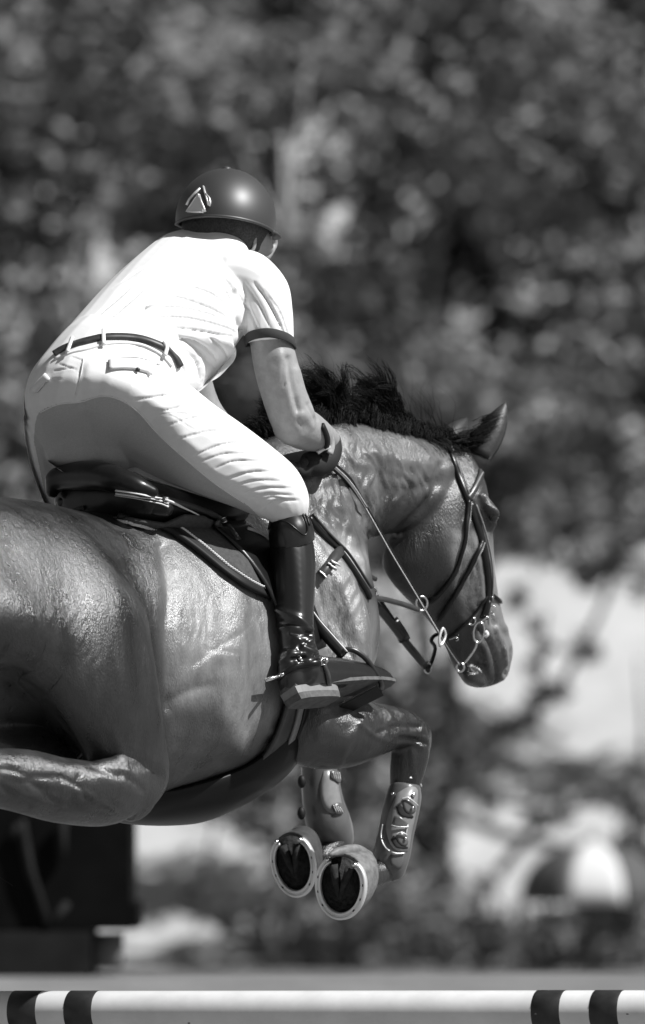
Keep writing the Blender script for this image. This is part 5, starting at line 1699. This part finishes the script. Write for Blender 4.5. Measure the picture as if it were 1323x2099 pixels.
# ---- parasol
D = 60.0; k = px_m(D)
M['canvas'] = mat('white canvas', .6, rough=.8); M['canvas_dark'] = mat('dark canvas', .07, rough=.8); M['canvas_grey'] = mat('grey canvas', .30, rough=.8)
pc = bpos(1215, 1850, D); pbase = np.array([pc[0], pc[1], 0.0])
par = thing('parasol', pbase, 'low parasol with white, grey and dark panels standing beyond the arena at the lower right', 'parasol')
rad, hgt = 155 * k, 125 * k
for i in range(8):
    a0, a1 = 2 * math.pi * i / 8 + .39, 2 * math.pi * (i + 1) / 8 + .39
    rows = []
    for j in range(9):
        e = R(90) * (1 - j / 8); r_ = []
        for q in range(7):
            a = a0 + (a1 - a0) * q / 6
            rr = rad * math.cos(e) * (1 - .05 * math.sin(math.pi * q / 6)) + .004
            p = pc + np.array([math.cos(a) * rr, math.sin(a) * rr, hgt * math.sin(e) ** .9])
            r_.append((p, nrm(p - pc + UP * .1)))
        rows.append(r_)
    m_ = {3: 'canvas_grey', 4: 'canvas_dark', 5: 'canvas', 6: 'canvas_dark', 7: 'canvas_dark'}.get(i, ['canvas_dark', 'canvas_grey'][i % 2])
    shell(rows, .006).build('canopy_panel', M[m_], par)
mb = MB(); mb.tube([pbase, pc + UP * (hgt + .06)], .022, n=10); mb.build('pole', M['bark'], par)
mb = MB(); mb.tube([np.array([*(bpos(1066, 1990, D))[:2], 0.0]), bpos(1067, 1845, D)], .035, n=10)
post = mb.build('post', mat('grey post', .22, rough=.7)); tag(post, 'single grey post under the left rim of the parasol', 'post')

# ---- dark timber shed on the berm at the left
D = 31.5; k = px_m(D)
M['tar'] = mat('tarred timber', .006, rough=.9, spec=.05, noise=.3, nscale=6)
M['tar2'] = mat('weathered dark timber', .018, rough=.9, spec=.1, noise=.3, nscale=6)
def bx(mb, x0, y0, x1, y1, D0, dep):
    a = bpos(x0, y1, D0); b = bpos(x1, y0, D0)
    c = (a + b) / 2 + np.array([0, dep / 2, 0]); mb.box(c, np.array([(b[0] - a[0]) / 2, 0, 0]), np.array([0, dep / 2, 0]), np.array([0, 0, (b[2] - a[2]) / 2]))
c = bpos(50, 1997, D)
shed = thing('timber_shed', [c[0], c[1], ground_z(c[0], c[1])], 'dark tarred timber shed with crossed braces behind the horse at the lower left', 'shed')
mb = MB(); bx(mb, -300, 1470, 268, 1905, D, 1.0); mb.build('wall', M['tar'], shed, smooth=False)
mb = MB(); bx(mb, -330, 1440, 292, 1469, D - .1, 1.2); mb.build('roof', M['tar2'], shed, smooth=False)
mb = MB(); bx(mb, 270, 1852, 283, 1904, D + .02, .9); mb.build('ledge', M['tar'], shed, smooth=False)
mb = MB(); bx(mb, -300, 1908, 187, 2040, D - .04, 1.0); mb.build('plinth', M['tar2'], shed, smooth=False)
for q in ([(45, 1680), (62, 1780), (100, 1900)], [(130, 1680), (128, 1760)], [(140, 1850), (100, 1900)], [(20, 1720), (40, 1690)]):
    mb = MB(); pts = [bpos(x, y, D - .03) for x, y in q]; mb.tube(pts, .016, n=6); mb.build('brace', M['tar2'], shed)
mb = MB(); bx(mb, 192, 1915, 250, 1985, D + .1, .3); bm_ = mb.build('stone_block', mat('stone block', .16, rough=.9, noise=.2, nscale=6)); tag(bm_, 'pale squared stone block beside the plinth of the dark shed', 'stone block')

branchy('loose brush on the pale bank right of the horse head', 70.2, [[(1100, 1500), (1110, 1350), (1120, 1250)]], [(1075, 1130, 60, 50), (1180, 1110, 60, 46), (1060, 1230, 34, 26), (1120, 1420, 50, 20), (1250, 1060, 90, 44)], .03, leaf='leaf')
branchy('small dark tufts on the pale bank under the belly', 70.4, [[(420, 1800), (440, 1700), (450, 1650)]], [(440, 1640, 30, 26), (540, 1700, 40, 50), (520, 1640, 50, 40)], .02)
branchy('dark bramble bank along the edge of the arena below the forelegs', 67.5, [[(700, 1990), (690, 1900), (670, 1800)]], [(660, 1900, 90, 80), (800, 1900, 90, 90), (930, 1910, 90, 80), (1020, 1940, 60, 60), (650, 1780, 40, 80), (760, 1740, 70, 70)], .03, leaf='leaf')
branchy('broad dark undergrowth below the thick trunk behind the forelegs', 70.6, [[(800, 1990), (820, 1800), (840, 1600)]], [(780, 1400, 110, 160), (700, 1600, 110, 140), (820, 1700, 90, 140), (740, 1900, 150, 90), (620, 1930, 90, 60)], .03, leaf='leaf')
branchy('dark brush added for the shade under the parasol', 68.2, [[(1200, 1990), (1210, 1930), (1220, 1880)]], [(1170, 1925, 100, 70), (1290, 1880, 80, 120), (1120, 1940, 60, 60), (1230, 1860, 90, 60)], .03)  # leaves added behind the parasol to stand in for its shade
branchy('grey green brush at the right end of the bank', 71.0, [[(1320, 1700), (1320, 1500), (1310, 1350)]], [(1250, 1120, 60, 70), (1150, 1070, 90, 60), (1310, 1060, 40, 90), (1060, 1090, 60, 60), (1320, 1200, 20, 50), (1200, 1180, 30, 40), (1320, 1650, 50, 60)], .03, leaf='leaf')
